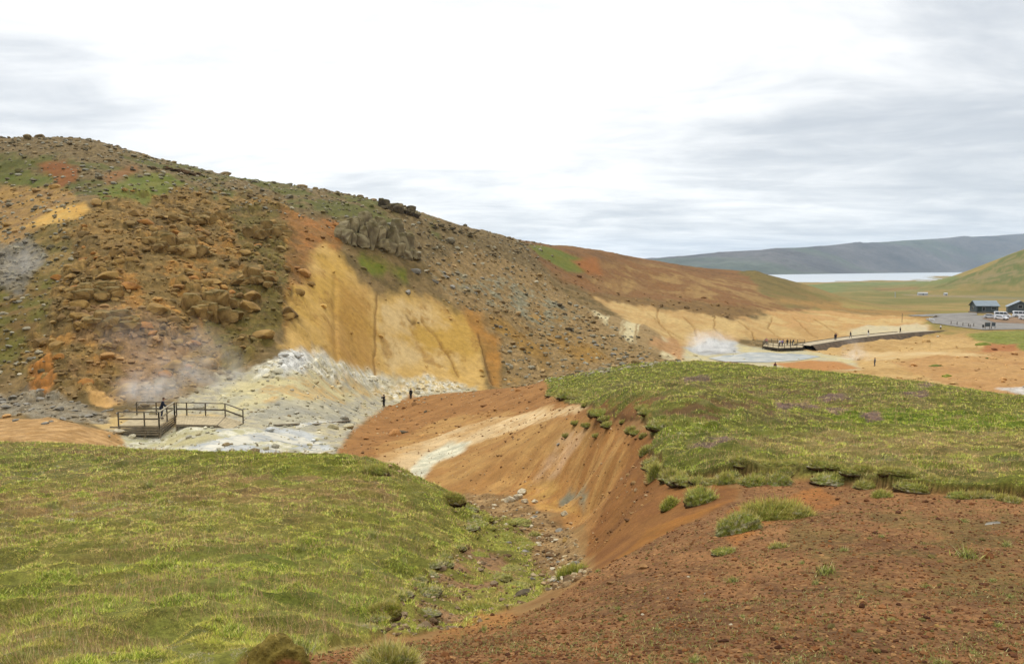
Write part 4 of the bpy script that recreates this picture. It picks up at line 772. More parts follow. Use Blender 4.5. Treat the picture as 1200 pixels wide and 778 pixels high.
for px, py, sz, k, lab in ((558, 622, 14, 'dark', 'dark jagged rock standing in the moss left of the gully'), (613, 702, 22, 'dark', 'dark mossy boulder where the gully meets the red soil'), (602, 692, 9, 'ochre', 'tan stone against the dark boulder at the gully mouth'), (632, 672, 9, 'ochre', 'pinkish stone on the grass at the gully edge'), (645, 655, 8, 'pale', 'pale slab at the lower end of the gully stones'), (538, 655, 8, 'ochre', 'tan stone in the bare patch left of the gully'), (550, 652, 7, 'pale', 'pale stone right of the tan one in the bare patch'), (507, 683, 7, 'pale', 'flat pale stone at the lichen edge of the grass mound'),
                           (596, 640, 9, 'grey', 'leaning grey rock in the moss by the gully'), (1105, 560, 10, 'grey', 'grey lichen stone in the plateau grass')):
    q = onto(px, py, 7, 40); s = sz * mpp(q.y) * 0.55; boulder(k, q + Vector((0, 0, 0.12 * s)), s, lab, squash=(1.25, 0.9, 0.7))
q = onto(1167, 614, 7, 20); boulder('grey', q - Vector((0, 0, 0.05)), 0.24, 'broad flat lichen grey rock on the soil below the plateau, right', squash=(1.5, 0.9, 0.42), rz=0.3, tilt=0.05)
for i in range(14):
    px, py = random.uniform(640, 1190), random.uniform(620, 770); q = onto(px, py, 3, 16)
    if bil(soil, UU, WW, q.x / q.y, math.log(q.y)) > 0.6: boulder(random.choice(('pale', 'ochre', 'grey')), q, random.uniform(0.015, 0.03) * (0.6 + q.y / 14), 'small stone lying on the gravelly red soil', 'small stones on the red soil', name='small_stone', squash=(1.2, 1, 0.7))
# crags: one fractured outcrop each
M_CRAG = M_STONES
def crag_block(rg):
    v, f = ico(4); v = np.sign(v) * np.abs(v) ** 0.5
    for i in range(13):
        d = rg.normal(size=3) * np.array((1, 1, 0.30)); d /= np.linalg.norm(d); h = rg.uniform(0.62, 1.0); k = v @ d - h; v = v - np.clip(k, 0, None)[:, None] * d
    st = np.round(v[:, 2] * 3 + 0.4 * np.sin(v[:, 0] * 4)) ; v[:, :2] *= (1 + 0.05 * np.sin(st * 7.3))[:, None]
    return v * (1 + 0.05 * n3(v, 2.4, int(rg.integers(999))) + 0.04 * n3(v, 6.5, int(rg.integers(999))))[:, None], f
def crag(label, pts, y0, y1, h, seed, n, wid, dep, c1=(140, 122, 94), c2=(108, 94, 72)):
    """a fractured outcrop: upright joint-bounded columns standing against the slope"""
    a = onto(*pts[0], y0, y1); b = onto(*pts[1], y0, y1); rg = np.random.default_rng(seed); r = tag(empty('rock_outcrop', (a + b) / 2), label, 'crag'); o0 = (a + b) / 2
    d = b - a; d.z = 0; d.normalize(); nr = Vector((-d.y, d.x, 0))
    for k in range(n):
        f = (k % (n // 2) + 0.5 + rg.uniform(-0.3, 0.3)) / (n // 2); back = k >= n // 2
        hh = h * (0.55 + 0.45 * math.sin(math.pi * min(1, max(0, f))) ** 0.6) * rg.uniform(0.4, 1.15) * (1.0 if back else 0.8)
        v, fc = crag_block(rg); v = v * np.array((wid * rg.uniform(0.7, 1.25), dep * rg.uniform(0.7, 1.2), hh * 0.62))
        t1 = rg.uniform(-0.14, 0.14); v[:, 0] += v[:, 2] * t1; n_ = sstep(-0.25, 0.35, n3(v / wid, 1.2, seed + k))[:, None]
        c = (alb(*c1) * (1 - n_) + alb(*c2) * n_) * rg.uniform(0.8, 1.2); moss = sstep(0.75, 0.98, v[:, 2] / (hh * 0.62) + 0.25 * n_[:, 0])[:, None] * 0.5; c = c * (1 - moss) + alb(118, 108, 66) * moss
        p = a + (b - a) * f + nr * (dep * (0.9 if back else -0.5) + rg.uniform(-0.3, 0.3) * dep); gz = float(ground(p.x, p.y))
        o = mesh_np('rock_column', v, fc, c, None, False, M_CRAG, r); o.location = Vector((p.x, p.y, gz + hh * 0.34)) - o0; o.rotation_euler = (rg.uniform(-0.1, 0.1), rg.uniform(-0.12, 0.12), rg.uniform(-0.5, 0.5) + math.atan2(d.y, d.x))
    return r
OC = ((176, 142, 88), (136, 106, 62))
for lab, pts, h, n, wd, dp, sd in (('fractured ochre bedrock band in the middle of the rocky hillside', ((176, 292), (240, 297)), 2.6, 26, 1.5, 1.5, 201), ('fractured ochre bedrock just below the mossy brow of the rocky hillside', ((198, 262), (262, 258)), 2.0, 22, 1.5, 1.3, 202), ('bulging ochre bedrock low on the rocky hillside above the steam', ((222, 366), (276, 368)), 2.6, 20, 1.3, 1.4, 203),
                              ('two toned ochre bedrock knob high beside the brown channel', ((300, 282), (334, 276)), 2.4, 14, 1.5, 1.4, 204), ('low ochre bedrock ledge at the left foot of the rocky hillside', ((100, 392), (160, 390)), 1.6, 20, 1.1, 1.1, 205), ('ochre bedrock ribs on the left flank of the rocky hillside', ((84, 356), (140, 344)), 1.7, 18, 1.2, 1.1, 206), ('ochre bedrock knobs in the moss beside the brown channel', ((280, 332), (316, 340)), 1.8, 14, 1.2, 1.2, 207)):
    crag(lab, pts, 78, 170, h, sd, n, wd, dp, *OC)
crag('dark fissured crag jutting above the moss on the hillside', ((402, 282), (484, 300)), 140, 185, 6.8, 71, 26, 1.7, 1.6, (170, 154, 118), (122, 106, 80))
crag('craggy knoll breaking the skyline above the yellow slope', ((446, 244), (490, 256)), 185, 215, 2.6, 81, 14, 1.2, 1.1, (112, 98, 74), (86, 74, 56))
crag('low red-brown crag on the left part of the skyline', ((194, 198), (234, 205)), 172, 200, 1.0, 91, 12, 1.1, 1.0, (130, 98, 70), (104, 82, 60))
crag('low broken ledge on the slope right of the main crag', ((502, 264), (556, 278)), 180, 240, 0.5, 95, 10, 1.2, 0.9, (112, 98, 74), (96, 84, 62))
# ------------------------------------------------------------------ grass
def blades(name, u, wv, pts, hgt, wid, cols, lean=0.5, parent=None, kind='stuff', rg=RNG, dirs=None):
    n = len(pts); a = rg.uniform(0, 6.283, n); b = rg.uniform(0, 6.283, n); l = lean * hgt * rg.uniform(0.2, 1.2, n)
    sd = np.stack([np.cos(a), np.sin(a), 0 * a], -1) * wid[:, None]
    tip = pts + np.stack([np.cos(b) * l, np.sin(b) * l, hgt], -1)
    if dirs is not None: tip = pts + dirs * hgt[:, None]
    v = np.stack([pts - sd, pts + sd, tip], 1).reshape(-1, 3); f = np.arange(3 * n).reshape(n, 3)
    o = mesh_np(name, v, f, np.repeat(cols, 3, 0), None, False, M_GRASS, parent)
    if kind: tag(o, kind=kind)
    return o
def meadow(name, mask, n, ylo, yhi, h0, seed):
    rg = np.random.default_rng(seed); u, wv, p = sample(mask, n, ylo, yhi, rg); n = len(p); Y = p[:, 1]
    clump = fbm(p[:, 0], p[:, 1], 0.40, 3, seed + 1); tall = fbm(p[:, 0], p[:, 1], 2.2, 4, seed + 2); big = fbm(p[:, 0], p[:, 1], 6.0, 3, seed + 3)
    g0 = bil(cc, UU, WW, u, wv); mid = fbm(p[:, 0], p[:, 1], 1.0, 4, seed + 5, 0.6); far_ = sstep(14, 34, Y)
    c = g0 * np.array((2.12, 1.95, 1.7)) * 0.75 + alb(158, 148, 64) * 1.7 * 0.25                          # olive-yellow turf
    def patchy(m, col, k=0.8): 
        nonlocal c
        on = (m > rg.random(n))[:, None]; c = np.where(on, c * (1 - k) + alb(*col) * k * 1.75 * 1.0, c)
    pf = sstep(-0.08, 0.06, big * 0.6 - 0.4 * tall + 0.4 * mid - 0.10 + 1.3 * (g0[:, 0] / g0[:, 1] - 1.08))
    patchy(0.10 + 0.68 * pf, (192, 150, 104), 0.88)                                                       # ripe red-brown seed heads
    patchy(0.75 * sstep(0.10, 0.18, mid + 0.5 * clump), (134, 142, 40), 0.85)                            # fresh green tussocks
    patchy(0.80 * sstep(0.26, 0.32, mid + 0.6 * clump - 0.2 * big), (98, 112, 32), 0.9)                  # dense dark green
    patchy((0.85 if seed == 22 else 0.60) * sstep(0.14, 0.24, -mid - 0.3 * tall), (104, 80, 46), 0.9)                             # hollows with dead thatch
    patchy(0.85 * sstep(0.26, 0.34, -clump - 0.25 * mid + 0.45 * fbm(p[:, 0], p[:, 1], 7.0, 2, seed + 4)), (166, 156, 130), 0.9)   # grey lichen and moss
    patchy(0.18, (204, 178, 104), 0.8)
    tus = sstep(0.10, 0.20, mid + 0.5 * clump)[:, None]; lic = sstep(0.26, 0.34, -clump - 0.25 * mid)[:, None] > 0.5
    hz_ = g0[:, 2] > 0.62 * g0[:, 1]; c = np.where(hz_[:, None], c * 0.35 + g0 * 1.6 * 0.65, c)          # heather keeps its own tone
    h = h0 * (0.6 + Y / 42) * np.clip(0.55 + 0.8 * clump + 0.4 * tall + 0.65 * tus[:, 0], 0.2, 2.0) * rg.uniform(0.5, 1.3, n) * np.where(lic[:, 0], 0.35, 1.0)
    wd = np.maximum(0.0018, Y * 0.00033) * rg.uniform(0.7, 1.4, n)
    c = c * (0.78 + 0.55 * sstep(-0.25, 0.35, mid + 0.5 * clump))[:, None]; c = np.clip(c * rg.uniform(0.6, 1.45, n)[:, None] * 1.08, 0.005, 0.8)  # blade colour lightened on tussocks and darkened between them, painting in clump shading
    p = p - np.array((0, 0, 0.006)); return blades(name, u, wv, p, h, wd, c, 1.25, rg=rg)
lm = np.clip(MASK['mound'] * grass, 0, 1)
meadow('mound_grass', lm, 560000, 5.0, 40, 0.046, 21)
def stalks(name, mask, n, ylo, yhi, seed):
    rg = np.random.default_rng(seed); u, wv, p = sample(mask, n, ylo, yhi, rg); k = fbm(p[:, 0], p[:, 1], 3.0, 4, seed, 0.6) > -0.02; p = p[k]; n = len(p); Y = p[:, 1]
    h = rg.uniform(0.07, 0.20, n) * (0.7 + Y / 60); c = tones(n, [(196, 158, 114), (186, 146, 108), (206, 180, 128), (170, 128, 92)], rg) * 1.5
    return blades(name, u, wv, p, h, np.maximum(0.0014, Y * 0.00030), c, 0.45, rg=rg)
stalks('seed_stalks', lm, 30000, 5.0, 40, 301); stalks('seed_stalks', np.clip(pm * grass, 0, 1), 16000, 11, 60, 302)
meadow('plateau_grass', np.clip(pm * grass, 0, 1), 360000, 11, 92, 0.046, 22)
meadow('gully_grass', np.clip(MASK['gully moss'] * grass * 0.9, 0, 1), 26000, 7, 34, 0.05, 23)
# ------------------------------------------------------------------ moss hummocks, turf and tufts
M_MOSS = mat_attr('moss', 0.95, var=0.45, bump=0.8, scale=14.0)
def lerp_n(a, b, t): return a + (b - a) * t
def hummock(name, px, py, wpx, hpx, label, rz=0.0, depth=0.8, top=(132, 134, 62), lich=(168, 158, 130), under=(84, 60, 36), seed=1, y=(7, 95), hair=220, grassy=0.6, lich_amt=0.5, group=None, stretch=None):
    """a cushion of turf: domed moss with lichen, dark brown under its lip, short blades on top"""
    g = onto(px, py, *y); s = mpp(g.y); rx = wpx * s / 2; rz_ = hpx * s * 0.62; ry = (stretch or depth) * rx * 1.15
    v, f = ico(5 if wpx > 30 else 4); v = v.copy()
    n_ = n3(v, 1.3, seed); n2_ = n3(v, 3.4, seed + 5); n4_ = n3(v, 9.0, seed + 7)
    v *= (1 + 0.24 * n_ + 0.12 * n2_ + 0.06 * n4_)[:, None]
    lip = sstep(-0.1, 0.3, v[:, 2]); v[:, :2] *= (1.06 - 0.08 * lip)[:, None]
    l_ = sstep(0.12, 0.35, n2_ + 0.6 * n4_ + (lich_amt - 0.5) - 0.3 * v[:, 2] + 0.15)[:, None]
    c = alb(*top) * (1 - l_) + alb(*lich) * l_
    gg = sstep(0.0, 0.3, n_ + 0.4 * v[:, 2])[:, None] * 0.5; c = c * (1 - gg) + alb(112, 122, 44) * gg * 1.0
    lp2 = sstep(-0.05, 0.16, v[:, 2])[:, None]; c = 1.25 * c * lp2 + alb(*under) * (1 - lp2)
    v = v * np.array((rx, ry, rz_))
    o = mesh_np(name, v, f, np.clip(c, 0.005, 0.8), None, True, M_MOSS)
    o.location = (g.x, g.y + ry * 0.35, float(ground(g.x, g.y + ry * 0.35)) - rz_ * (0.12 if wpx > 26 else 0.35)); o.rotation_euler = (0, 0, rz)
    if hair:
        hair = int(hair * 2.6); rg = np.random.default_rng(seed); k = np.nonzero(v[:, 2] > 0.0 * rz_)[0]; k = rg.choice(k, hair); p = v[k] * 0.97 + rg.normal(size=(hair, 3)) * 0.035 * rx
        hh = (0.34 * rz_ * grassy + 0.012 + 0.012 * g.y / 15) * rg.uniform(0.4, 1.5, hair)
        nr = v[k] / np.array((rx * rx, ry * ry, rz_ * rz_)); nr /= np.linalg.norm(nr, axis=1)[:, None] + 1e-9; nr = nr * 0.75 + np.array((0, 0, 0.35)) + rg.normal(size=(hair, 3)) * 0.35
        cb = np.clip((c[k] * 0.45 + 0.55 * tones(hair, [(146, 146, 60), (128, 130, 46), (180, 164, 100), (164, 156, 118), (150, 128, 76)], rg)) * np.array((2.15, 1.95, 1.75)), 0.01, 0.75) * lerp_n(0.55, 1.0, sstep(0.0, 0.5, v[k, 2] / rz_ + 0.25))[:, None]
        blades('grass_cover', None, None, p, hh, np.full(hair, max(0.0025, g.y * 0.00042)), cb, 0.9, parent=o, kind=None, rg=rg, dirs=nr)
    return tag(o, label, 'hummock', group)
HM = [(757, 532, 14, 13, 'small lichen grey moss cushion just off the left corner of the plateau turf', 0.0, 0.6, 3),
      (768, 560, 16, 34, 'grassy turf lip draped over the front left corner of the plateau', 0.0, 0.7, 4), (786, 561, 24, 22, 'dark rounded moss cushion beside the front left corner of the plateau turf', 0.4, 0.6, 5),
      (803, 564, 20, 20, 'moss cushion right of the dark rounded one at the plateau corner', 0.5, 0.55, 6), (824, 588, 46, 27, 'long sagging moss cushion overhanging the bare red slope', 0.75, 0.6, 7), (853, 566, 26, 22, 'lichen topped moss cushion right of the long sagging one', 0.1, 0.4, 8),
      (884, 567, 34, 15, 'low grassy turf bulge at the plateau lip, left of the lichen grey one', 0.0, 0.5, 9), (914, 566, 32, 17, 'low turf bulge with grey lichen crown above the big detached turf island', 0.0, 0.3, 10), (978, 566, 44, 13, 'pale lichen covered hummock on the plateau lip over a bare hollow', 0.0, 0.15, 11), (1016, 571, 26, 13, 'narrow grey lichen hummock where the turf lip turns right', -0.4, 0.2, 12), (1036, 582, 24, 12, 'small green hummock at the lower end of the turf lip', 0.0, 0.6, 13),
      (715, 499, 20, 6, 'rounded moss cushion on red soil left of the taller twin', 0.0, 0.5, 14), (741, 505, 16, 8, 'upright dark moss cushion on the red slope above the pale streaks', 0.0, 0.5, 15), (760, 490, 24, 7, 'flat lichen moss cushion behind the upright dark one', 0.0, 0.4, 16), (776, 506, 36, 11, 'wide grey green moss bank at the left edge of the plateau', 0.0, 0.4, 17), (757, 481, 24, 7, 'low turf lip furthest back on the left plateau edge', 0.0, 0.5, 18),
      (676, 495, 14, 3, 'tiny green cushion lowest on the pale red slope left of the plateau', 0.0, 0.6, 19), (690, 499, 18, 3, 'thin green cushion beside the tiny one on the red slope', 0.0, 0.6, 20), (664, 511, 10, 3, 'small dark cushion at the top of the pale streaked slope', 0.0, 0.4, 21), (700, 509, 12, 3, 'small brown cushion midway up the red slope', 0.0, 0.4, 22),
      (708, 486, 40, 7, 'long green turf strip along the upper left plateau edge', 0.1, 0.7, 23), (668, 466, 30, 12, 'dark green bush like turf at the far left tip of the plateau', 0.0, 0.5, 24)]
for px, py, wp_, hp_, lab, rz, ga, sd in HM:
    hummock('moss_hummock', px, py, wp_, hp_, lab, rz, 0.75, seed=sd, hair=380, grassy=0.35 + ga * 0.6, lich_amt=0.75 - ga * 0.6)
hummock('turf_island', 868, 622, 62, 34, 'big lichen grey moss mound detached from the plateau, on red soil', 0.45, 0.5, seed=31, hair=900, grassy=0.35, lich_amt=0.6, y=(8, 18))
hummock('turf_island', 912, 606, 96, 30, 'long grassy turf island behind the lichen grey mound, on red soil', 0.1, 0.45, seed=32, hair=1300, grassy=0.7, lich_amt=0.25, y=(8, 18), top=(146, 140, 66))
hummock('moss_hummock', 914, 641, 24, 8, 'small dry moss clod on red soil in front of the turf islands', 0, 0.6, seed=33, hair=200, y=(6, 15), top=(150, 136, 80))
hummock('moss_hummock', 850, 647, 34, 7, 'thin ragged moss strip on red soil left of the small dry clod', 0.3, 0.5, seed=34, hair=260, y=(6, 15))
hummock('moss_hummock', 786, 594, 34, 16, 'bright green turf strip clinging to the brown gully wall', 0.8, 0.35, seed=35, hair=500, y=(12, 24), top=(126, 134, 46), lich_amt=0.2)
hummock('moss_hummock', 557, 716, 56, 15, 'broad yellow green moss mound at the mouth of the gully', 0.0, 0.6, seed=36, hair=700, y=(8, 18), top=(146, 142, 66), lich_amt=0.3)
hummock('moss_hummock', 450, 733, 40, 17, 'dark olive moss mound at the lower tip of the grass bank', 0.1, 0.6, seed=37, hair=700, y=(7, 14), top=(116, 112, 40), lich_amt=0.15)
hummock('moss_hummock', 425, 742, 44, 8, 'flat grey lichen mat left of the dark olive moss mound', 0.0, 0.6, seed=38, hair=200, y=(6, 14), lich_amt=1.0)
hummock('moss_hummock', 500, 700, 44, 15, 'grey lichen bank along the edge of the grass mound', 0.9, 0.4, seed=39, hair=250, y=(7, 18), lich_amt=0.95)
hummock('moss_hummock', 517, 668, 34, 12, 'grey lichen hummock at the upper end of the lichen bank', 0.7, 0.5, seed=40, hair=250, y=(9, 22), lich_amt=0.85)
hummock('moss_hummock', 500, 724, 34, 8, 'grey lichen hummock between the moss mounds at the gully mouth', 0.0, 0.5, seed=44, hair=150, y=(7, 18), lich_amt=0.9)
hummock('moss_hummock', 672, 675, 44, 16, 'bright green grassy clump where the gully meets the brown wall', 0.5, 0.5, seed=41, hair=900, grassy=1.1, y=(12, 24), top=(128, 140, 46), lich_amt=0.1)
hummock('moss_hummock', 440, 560, 34, 12, 'dark turf knob on the far rim of the left grass mound', -0.4, 0.6, seed=45, hair=400, grassy=0.7, y=(24, 34), lich_amt=0.2)
hummock('moss_hummock', 530, 592, 34, 13, 'brown turf knob at the right tip of the left grass mound', -0.5, 0.6, seed=46, hair=400, grassy=0.5, y=(22, 30), top=(116, 104, 50), lich_amt=0.2)
hummock('moss_cushion', 455, 788, 78, 46, 'grass covered cushion cut by the bottom edge of the photo', 0.0, 0.6, seed=42, hair=1500, grassy=0.7, y=(4.5, 7), lich_amt=0.6)
hummock('soil_clod', 321, 792, 82, 80, 'red brown soil clod with a dry grass rim, bottom of the photo', 0.0, 0.7, top=(142, 92, 58), lich=(154, 104, 66), under=(100, 62, 38), seed=43, hair=45, grassy=0.12, y=(4.5, 7))
for k, (px, py) in enumerate(((905, 428), (925, 424))): pass
for px, py, wp_, hp_, lab, tp in ((1099, 430, 20, 7, 'dark scrubby cushion on the pale slope beyond the plateau', (92, 92, 44)), (1111, 440, 14, 6, 'yellow green cushion on the red sand beyond the plateau', (140, 140, 56)), (1157, 419, 5, 4, 'small dark bush on the bare sand by the terrace', (84, 80, 40)), (1153, 404, 18, 6, 'green scrub on the terrace edge below the car park', (120, 126, 52))):
    hummock('scrub_cushion', px, py, wp_, hp_, lab, 0.2, 0.6, top=tp, seed=50 + int(px) % 13, y=(95, 230), hair=0, lich_amt=0.1)
# the ragged turf lip along the near edge of the plateau: many overlapping cushions
_rg = random.Random(5)
def along(line, n):
    seg = [math.hypot(b[0] - a[0], b[1] - a[1]) for a, b in zip(line[:-1], line[1:])]; tot = sum(seg); out = []
    for i in range(n):
        d = (i + _rg.uniform(0.1, 0.9)) / n * tot
        for (a, b), l in zip(zip(line[:-1], line[1:]), seg):
            if d <= l: out.append((a[0] + (b[0] - a[0]) * d / l, a[1] + (b[1] - a[1]) * d / l)); break
            d -= l
    return out
LIPG = 'turf cushions along the ragged lip of the plateau'
for i, (px, py) in enumerate(along([(640, 462), (672, 468), (692, 483), (735, 497), (762, 515), (766, 540), (780, 558), (810, 568), (850, 563), (960, 562), (1040, 576), (1120, 584), (1200, 592)], 46)):
    near_ = px > 765
    hummock('turf_cushion', px, py + (_rg.uniform(-9, -1) if px > 850 else _rg.uniform(-2, 3)), _rg.uniform(18, 46) if near_ else _rg.uniform(10, 24), _rg.uniform(6, 13) if near_ else _rg.uniform(4, 8), 'small turf cushion in the ragged lip where the plateau grass ends', _rg.uniform(-0.6, 0.6), 0.6, top=_rg.choice(((132, 126, 62), (146, 136, 74), (120, 118, 54))), seed=100 + i, hair=260 if near_ else 130, grassy=_rg.uniform(0.35, 0.8), lich_amt=_rg.uniform(0.2, 0.6), group=LIPG, y=(10, 75))
for i, (px, py) in enumerate(along([(542, 596), (560, 612), (540, 640), (515, 662), (490, 692), (458, 722), (430, 742)], 16)):
    hummock('lichen_cushion', px, py + _rg.uniform(-2, 4), _rg.uniform(14, 30), _rg.uniform(5, 10), 'low grey lichen cushion where the left grass mound breaks off above the gully', _rg.uniform(-0.8, 0.8), 0.6, seed=160 + i, hair=110, grassy=0.5, lich_amt=_rg.uniform(0.6, 0.95), group='lichen cushions along the gully side of the left mound', y=(7, 30))
for i in range(22):
    px, py = _rg.uniform(545, 640), _rg.uniform(608, 700)
    if px - 545 < (py - 640) * -0.4: continue
    hummock('moss_clump', px, py, _rg.uniform(14, 36), _rg.uniform(4, 9), 'low yellow green moss clump on the broken ground left of the gully stones', _rg.uniform(-0.8, 0.8), 0.7, top=_rg.choice(((150, 142, 70), (134, 130, 56), (160, 150, 92))), seed=180 + i, hair=120, grassy=0.4, lich_amt=_rg.uniform(0.1, 0.5), group='moss clumps left of the gully stones', y=(9, 32))
TUFT = []
for i in range(3):
    rg = np.random.default_rng(60 + i); n = 170; r_ = np.abs(rg.normal(0, 0.42, n)); a = rg.uniform(0, 6.28, n)
    p = np.stack([np.cos(a) * r_ * 1.2, np.sin(a) * r_ * 0.8, 0 * a - 0.03], -1)
    TUFT.append(blades('grass_tuft', None, None, p, rg.uniform(0.25, 0.95, n) * np.exp(-r_ * 0.8), np.full(n, 0.022), tones(n, [(150, 150, 70), (170, 164, 104), (134, 140, 52), (190, 178, 130), (120, 122, 50)], rg) * 1.5, 0.9, kind=None, rg=rg))
tused = set()
def tuft(px, py, wpx, label, group=None, y=(4, 17), hs=0.8):
    g = onto(px, py, *y); o = random.choice(TUFT)
    if o.name in tused: o = o.copy(); COL.objects.link(o)
    else: tused.add(o.name)
    o.name = 'grass_tuft'; s = wpx * mpp(g.y) * 0.55; o.location = g; o.scale = (s, s, s * hs); o.rotation_euler = (0, 0, random.uniform(0, 6.28)); return tag(o, label, 'grass tuft', group)
SG = ('small grass tuft growing alone on the bare red soil', 'grass tufts on the red soil')
for px, py, wp_ in ((989, 646, 20), (1045, 731, 17), (870, 723, 14), (910, 736, 17), (1087, 686, 20), (1113, 716, 16), (1170, 737, 22), (1183, 700, 16), (827, 705, 18), (860, 681, 26), (1007, 743, 16), (1033, 631, 14), (1163, 680, 16), (957, 684, 22), (1100, 777, 30), (623, 764, 16), (725, 713, 14), (973, 757, 16), (1060, 690, 12), (940, 660, 14), (1130, 610, 18), (1180, 640, 20), (770, 740, 14), (690, 760, 12), (1010, 700, 12), (880, 770, 14), (1140, 765, 16)):
    tuft(px, py, wp_, *SG)
tuft(1134, 652, 44, 'largest spreading grass tuft on the red soil, right side')
tuft(967, 671, 44, 'long low pale grass tuft in the middle of the red soil')
tuft(813, 775, 34, 'bushy grass tuft at the bottom edge of the red soil')
tuft(567, 738, 17, 'dry whitish grass tuft at the top of the red bank by the gully', y=(6, 14), hs=1.3)
tuft(350, 772, 60, 'tall dry seeding grass tuft beside the red soil clod', y=(4.5, 9), hs=1.2)
for px, py, wp_, lab in ((176, 577, 26, 'bright green tuft standing in the pink grass of the mound, far left'), (700, 670, 14, 'small green tuft at the rim of the brown gully wall')):
    tuft(px, py, wp_, lab, y=(10, 30))
for px, py, wp_ in ((245, 626, 30), (150, 650, 26), (281, 640, 20), (333, 660, 24), (436, 634, 26), (484, 634, 22), (398, 600, 24), (352, 655, 20), (230, 668, 20), (110, 640, 20), (60, 600, 22), (420, 678, 24), (300, 760, 30), (470, 668, 22)):
    tuft(px, py, wp_, 'dark green tussock rising above the mixed grass of the left mound', 'green tussocks in the left meadow', y=(6, 30), hs=0.9)
u_, w_, p_ = sample(np.clip(soil, 0, 1), 4200, 4.2, 17, np.random.default_rng(77))
n_ = len(p_); mossy = fbm(p_[:, 0], p_[:, 1], 2.0, 3, 400) > 0.0; p_ = p_[mossy]; n_ = len(p_)
rg = np.random.default_rng(78); q = np.repeat(p_, 12, 0) + np.c_[rg.normal(0, 0.035, (n_ * 12, 2)), np.zeros(n_ * 12)]
blades('sparse_grass', None, None, q, rg.uniform(0.008, 0.03, len(q)), np.full(len(q), 0.0035), tones(len(q), [(150, 146, 80), (132, 128, 60), (176, 164, 112), (120, 116, 56)], rg) * 1.2, 1.2, rg=rg)
# ------------------------------------------------------------------ timber walkways
M_WOOD = mat_plain('weathered_timber', alb(150, 136, 114), 0.85, 0.3, 3.0, bump=0.3); M_WOOD2 = mat_plain('deck_timber', alb(196, 176, 140), 0.9, 0.2, 2.0, bump=0.3)
M_RAIL = mat_plain('rail_timber', alb(112, 102, 86), 0.85, 0.3, 3.0, bump=0.3); M_PALE = mat_plain('pale_rail', alb(176, 164, 140), 0.85, 0.2, 3.0)
def lerp(a, b, t): return Vector(a) + (Vector(b) - Vector(a)) * t
def planks(name, parent, c00, c10, c11, c01, n, mat, th=0.05):
    """deck boards running from edge c00-c10 to edge c01-c11"""
    m = MB()
    for i in range(n):
        a, b = (i + 0.03) / n, (i + 0.97) / n; q = [lerp(c00, c10, a), lerp(c00, c10, b), lerp(c01, c11, b), lerp(c01, c11, a)]; d = random.uniform(-0.004, 0.004)
        m.add([(p.x, p.y, p.z + d) for p in q] + [(p.x, p.y, p.z - th) for p in q], [(0, 1, 2, 3), (7, 6, 5, 4), (0, 4, 5, 1), (1, 5, 6, 2), (2, 6, 7, 3), (3, 7, 4, 0)])
    return m.build(name, mat, parent)
def railing(parent, pts, h=1.1, posts=None, drop=0.2, mat=M_RAIL, mid=True, sz=0.09, mat2=None):
    pts = [Vector(p) for p in pts]
    for p in pts: m = MB(); m.bar(p - Vector((0, 0, drop)), p + Vector((0, 0, h)), sz, sz); m.build('railing_post', mat, parent)
    for a, b in zip(pts[:-1], pts[1:]):
        m = MB(); e = Vector((0, 0, h + 0.035)); m.bar(a + e, b + e, 0.14, 0.06); m.build('handrail', mat2 or mat, parent)
        if mid: m = MB(); e = Vector((0, -0.06, h * 0.52)); m.bar(a + e, b + e, 0.035, 0.13); m.build('middle_rail', mat2 or mat, parent)
def P3(px, Y, z): u, _ = ray(px, 400); return Vector(((px - W0 / 2) / F * Y * (cP - z / Y * sP), Y, EYE + z))
vp = tag(empty('viewing_platform'), 'weathered wooden viewing platform with railings in the steaming valley, a person on it', 'platform')
zd_ = -13.0
FL, FR, RR, RL = P3(139, 62.7, zd_), P3(186.5, 62.7, zd_), P3(204.5, 67.4, zd_), P3(160.5, 67.4, zd_)
planks('deck', vp, FL, FR, RR, RL, 22, M_WOOD2)
FM = lerp(FL, FR, 0.64)
railing(vp, [FL, FM, FR]); railing(vp, [FR, lerp(FR, RR, 0.5), RR], mat2=M_PALE); railing(vp, [RL, lerp(RL, RR, 0.52), RR])
for k in range(4):
    m = MB(); e = Vector((0, -0.06, -0.12 - 0.2 * k)); m.bar(FL + e - Vector((0.7 if k == 0 else 0.1, 0, 0)), FR + e, 0.05, 0.13); m.build('skirt_board', M_WOOD, vp)
    m = MB(); e = Vector((0.06, 0, -0.12 - 0.2 * k)); m.bar(FR + e, RR + e, 0.05, 0.12); m.build('skirt_board', M_WOOD, vp)
for p in (FL, FM, FR, RR, RL): m = MB(); m.bar(p + Vector((0, 0.08, -1.7)), p + Vector((0, 0.08, -0.05)), 0.16, 0.16); m.build('support_leg', M_WOOD, vp)
bw = tag(empty('boardwalk'), 'wooden boardwalk with a railing along its far side leading right from the viewing platform', 'boardwalk')
R0, R1, R2, R3 = P3(207, 67.4, zd_ - 0.03), P3(241, 67.2, zd_ - 0.05), P3(264, 67.0, zd_ - 0.05), P3(285, 66.3, zd_ - 0.5)
F0, F1, F2 = P3(206.5, 63.6, zd_ - 0.05), P3(254, 63.4, zd_ - 0.08), P3(268, 63.4, zd_ - 0.5)
planks('deck', bw, F0, F1, R2, R0, 16, M_WOOD2); planks('ramp', bw, F1 + Vector((0.05, 0, -0.01)), F2, R3, R2 + Vector((0.05, 0, -0.01)), 6, M_WOOD2)
railing(bw, [P3(207, 67.4, zd_ - 0.03), P3(219, 67.35, zd_ - 0.04), R1, R2, R3])
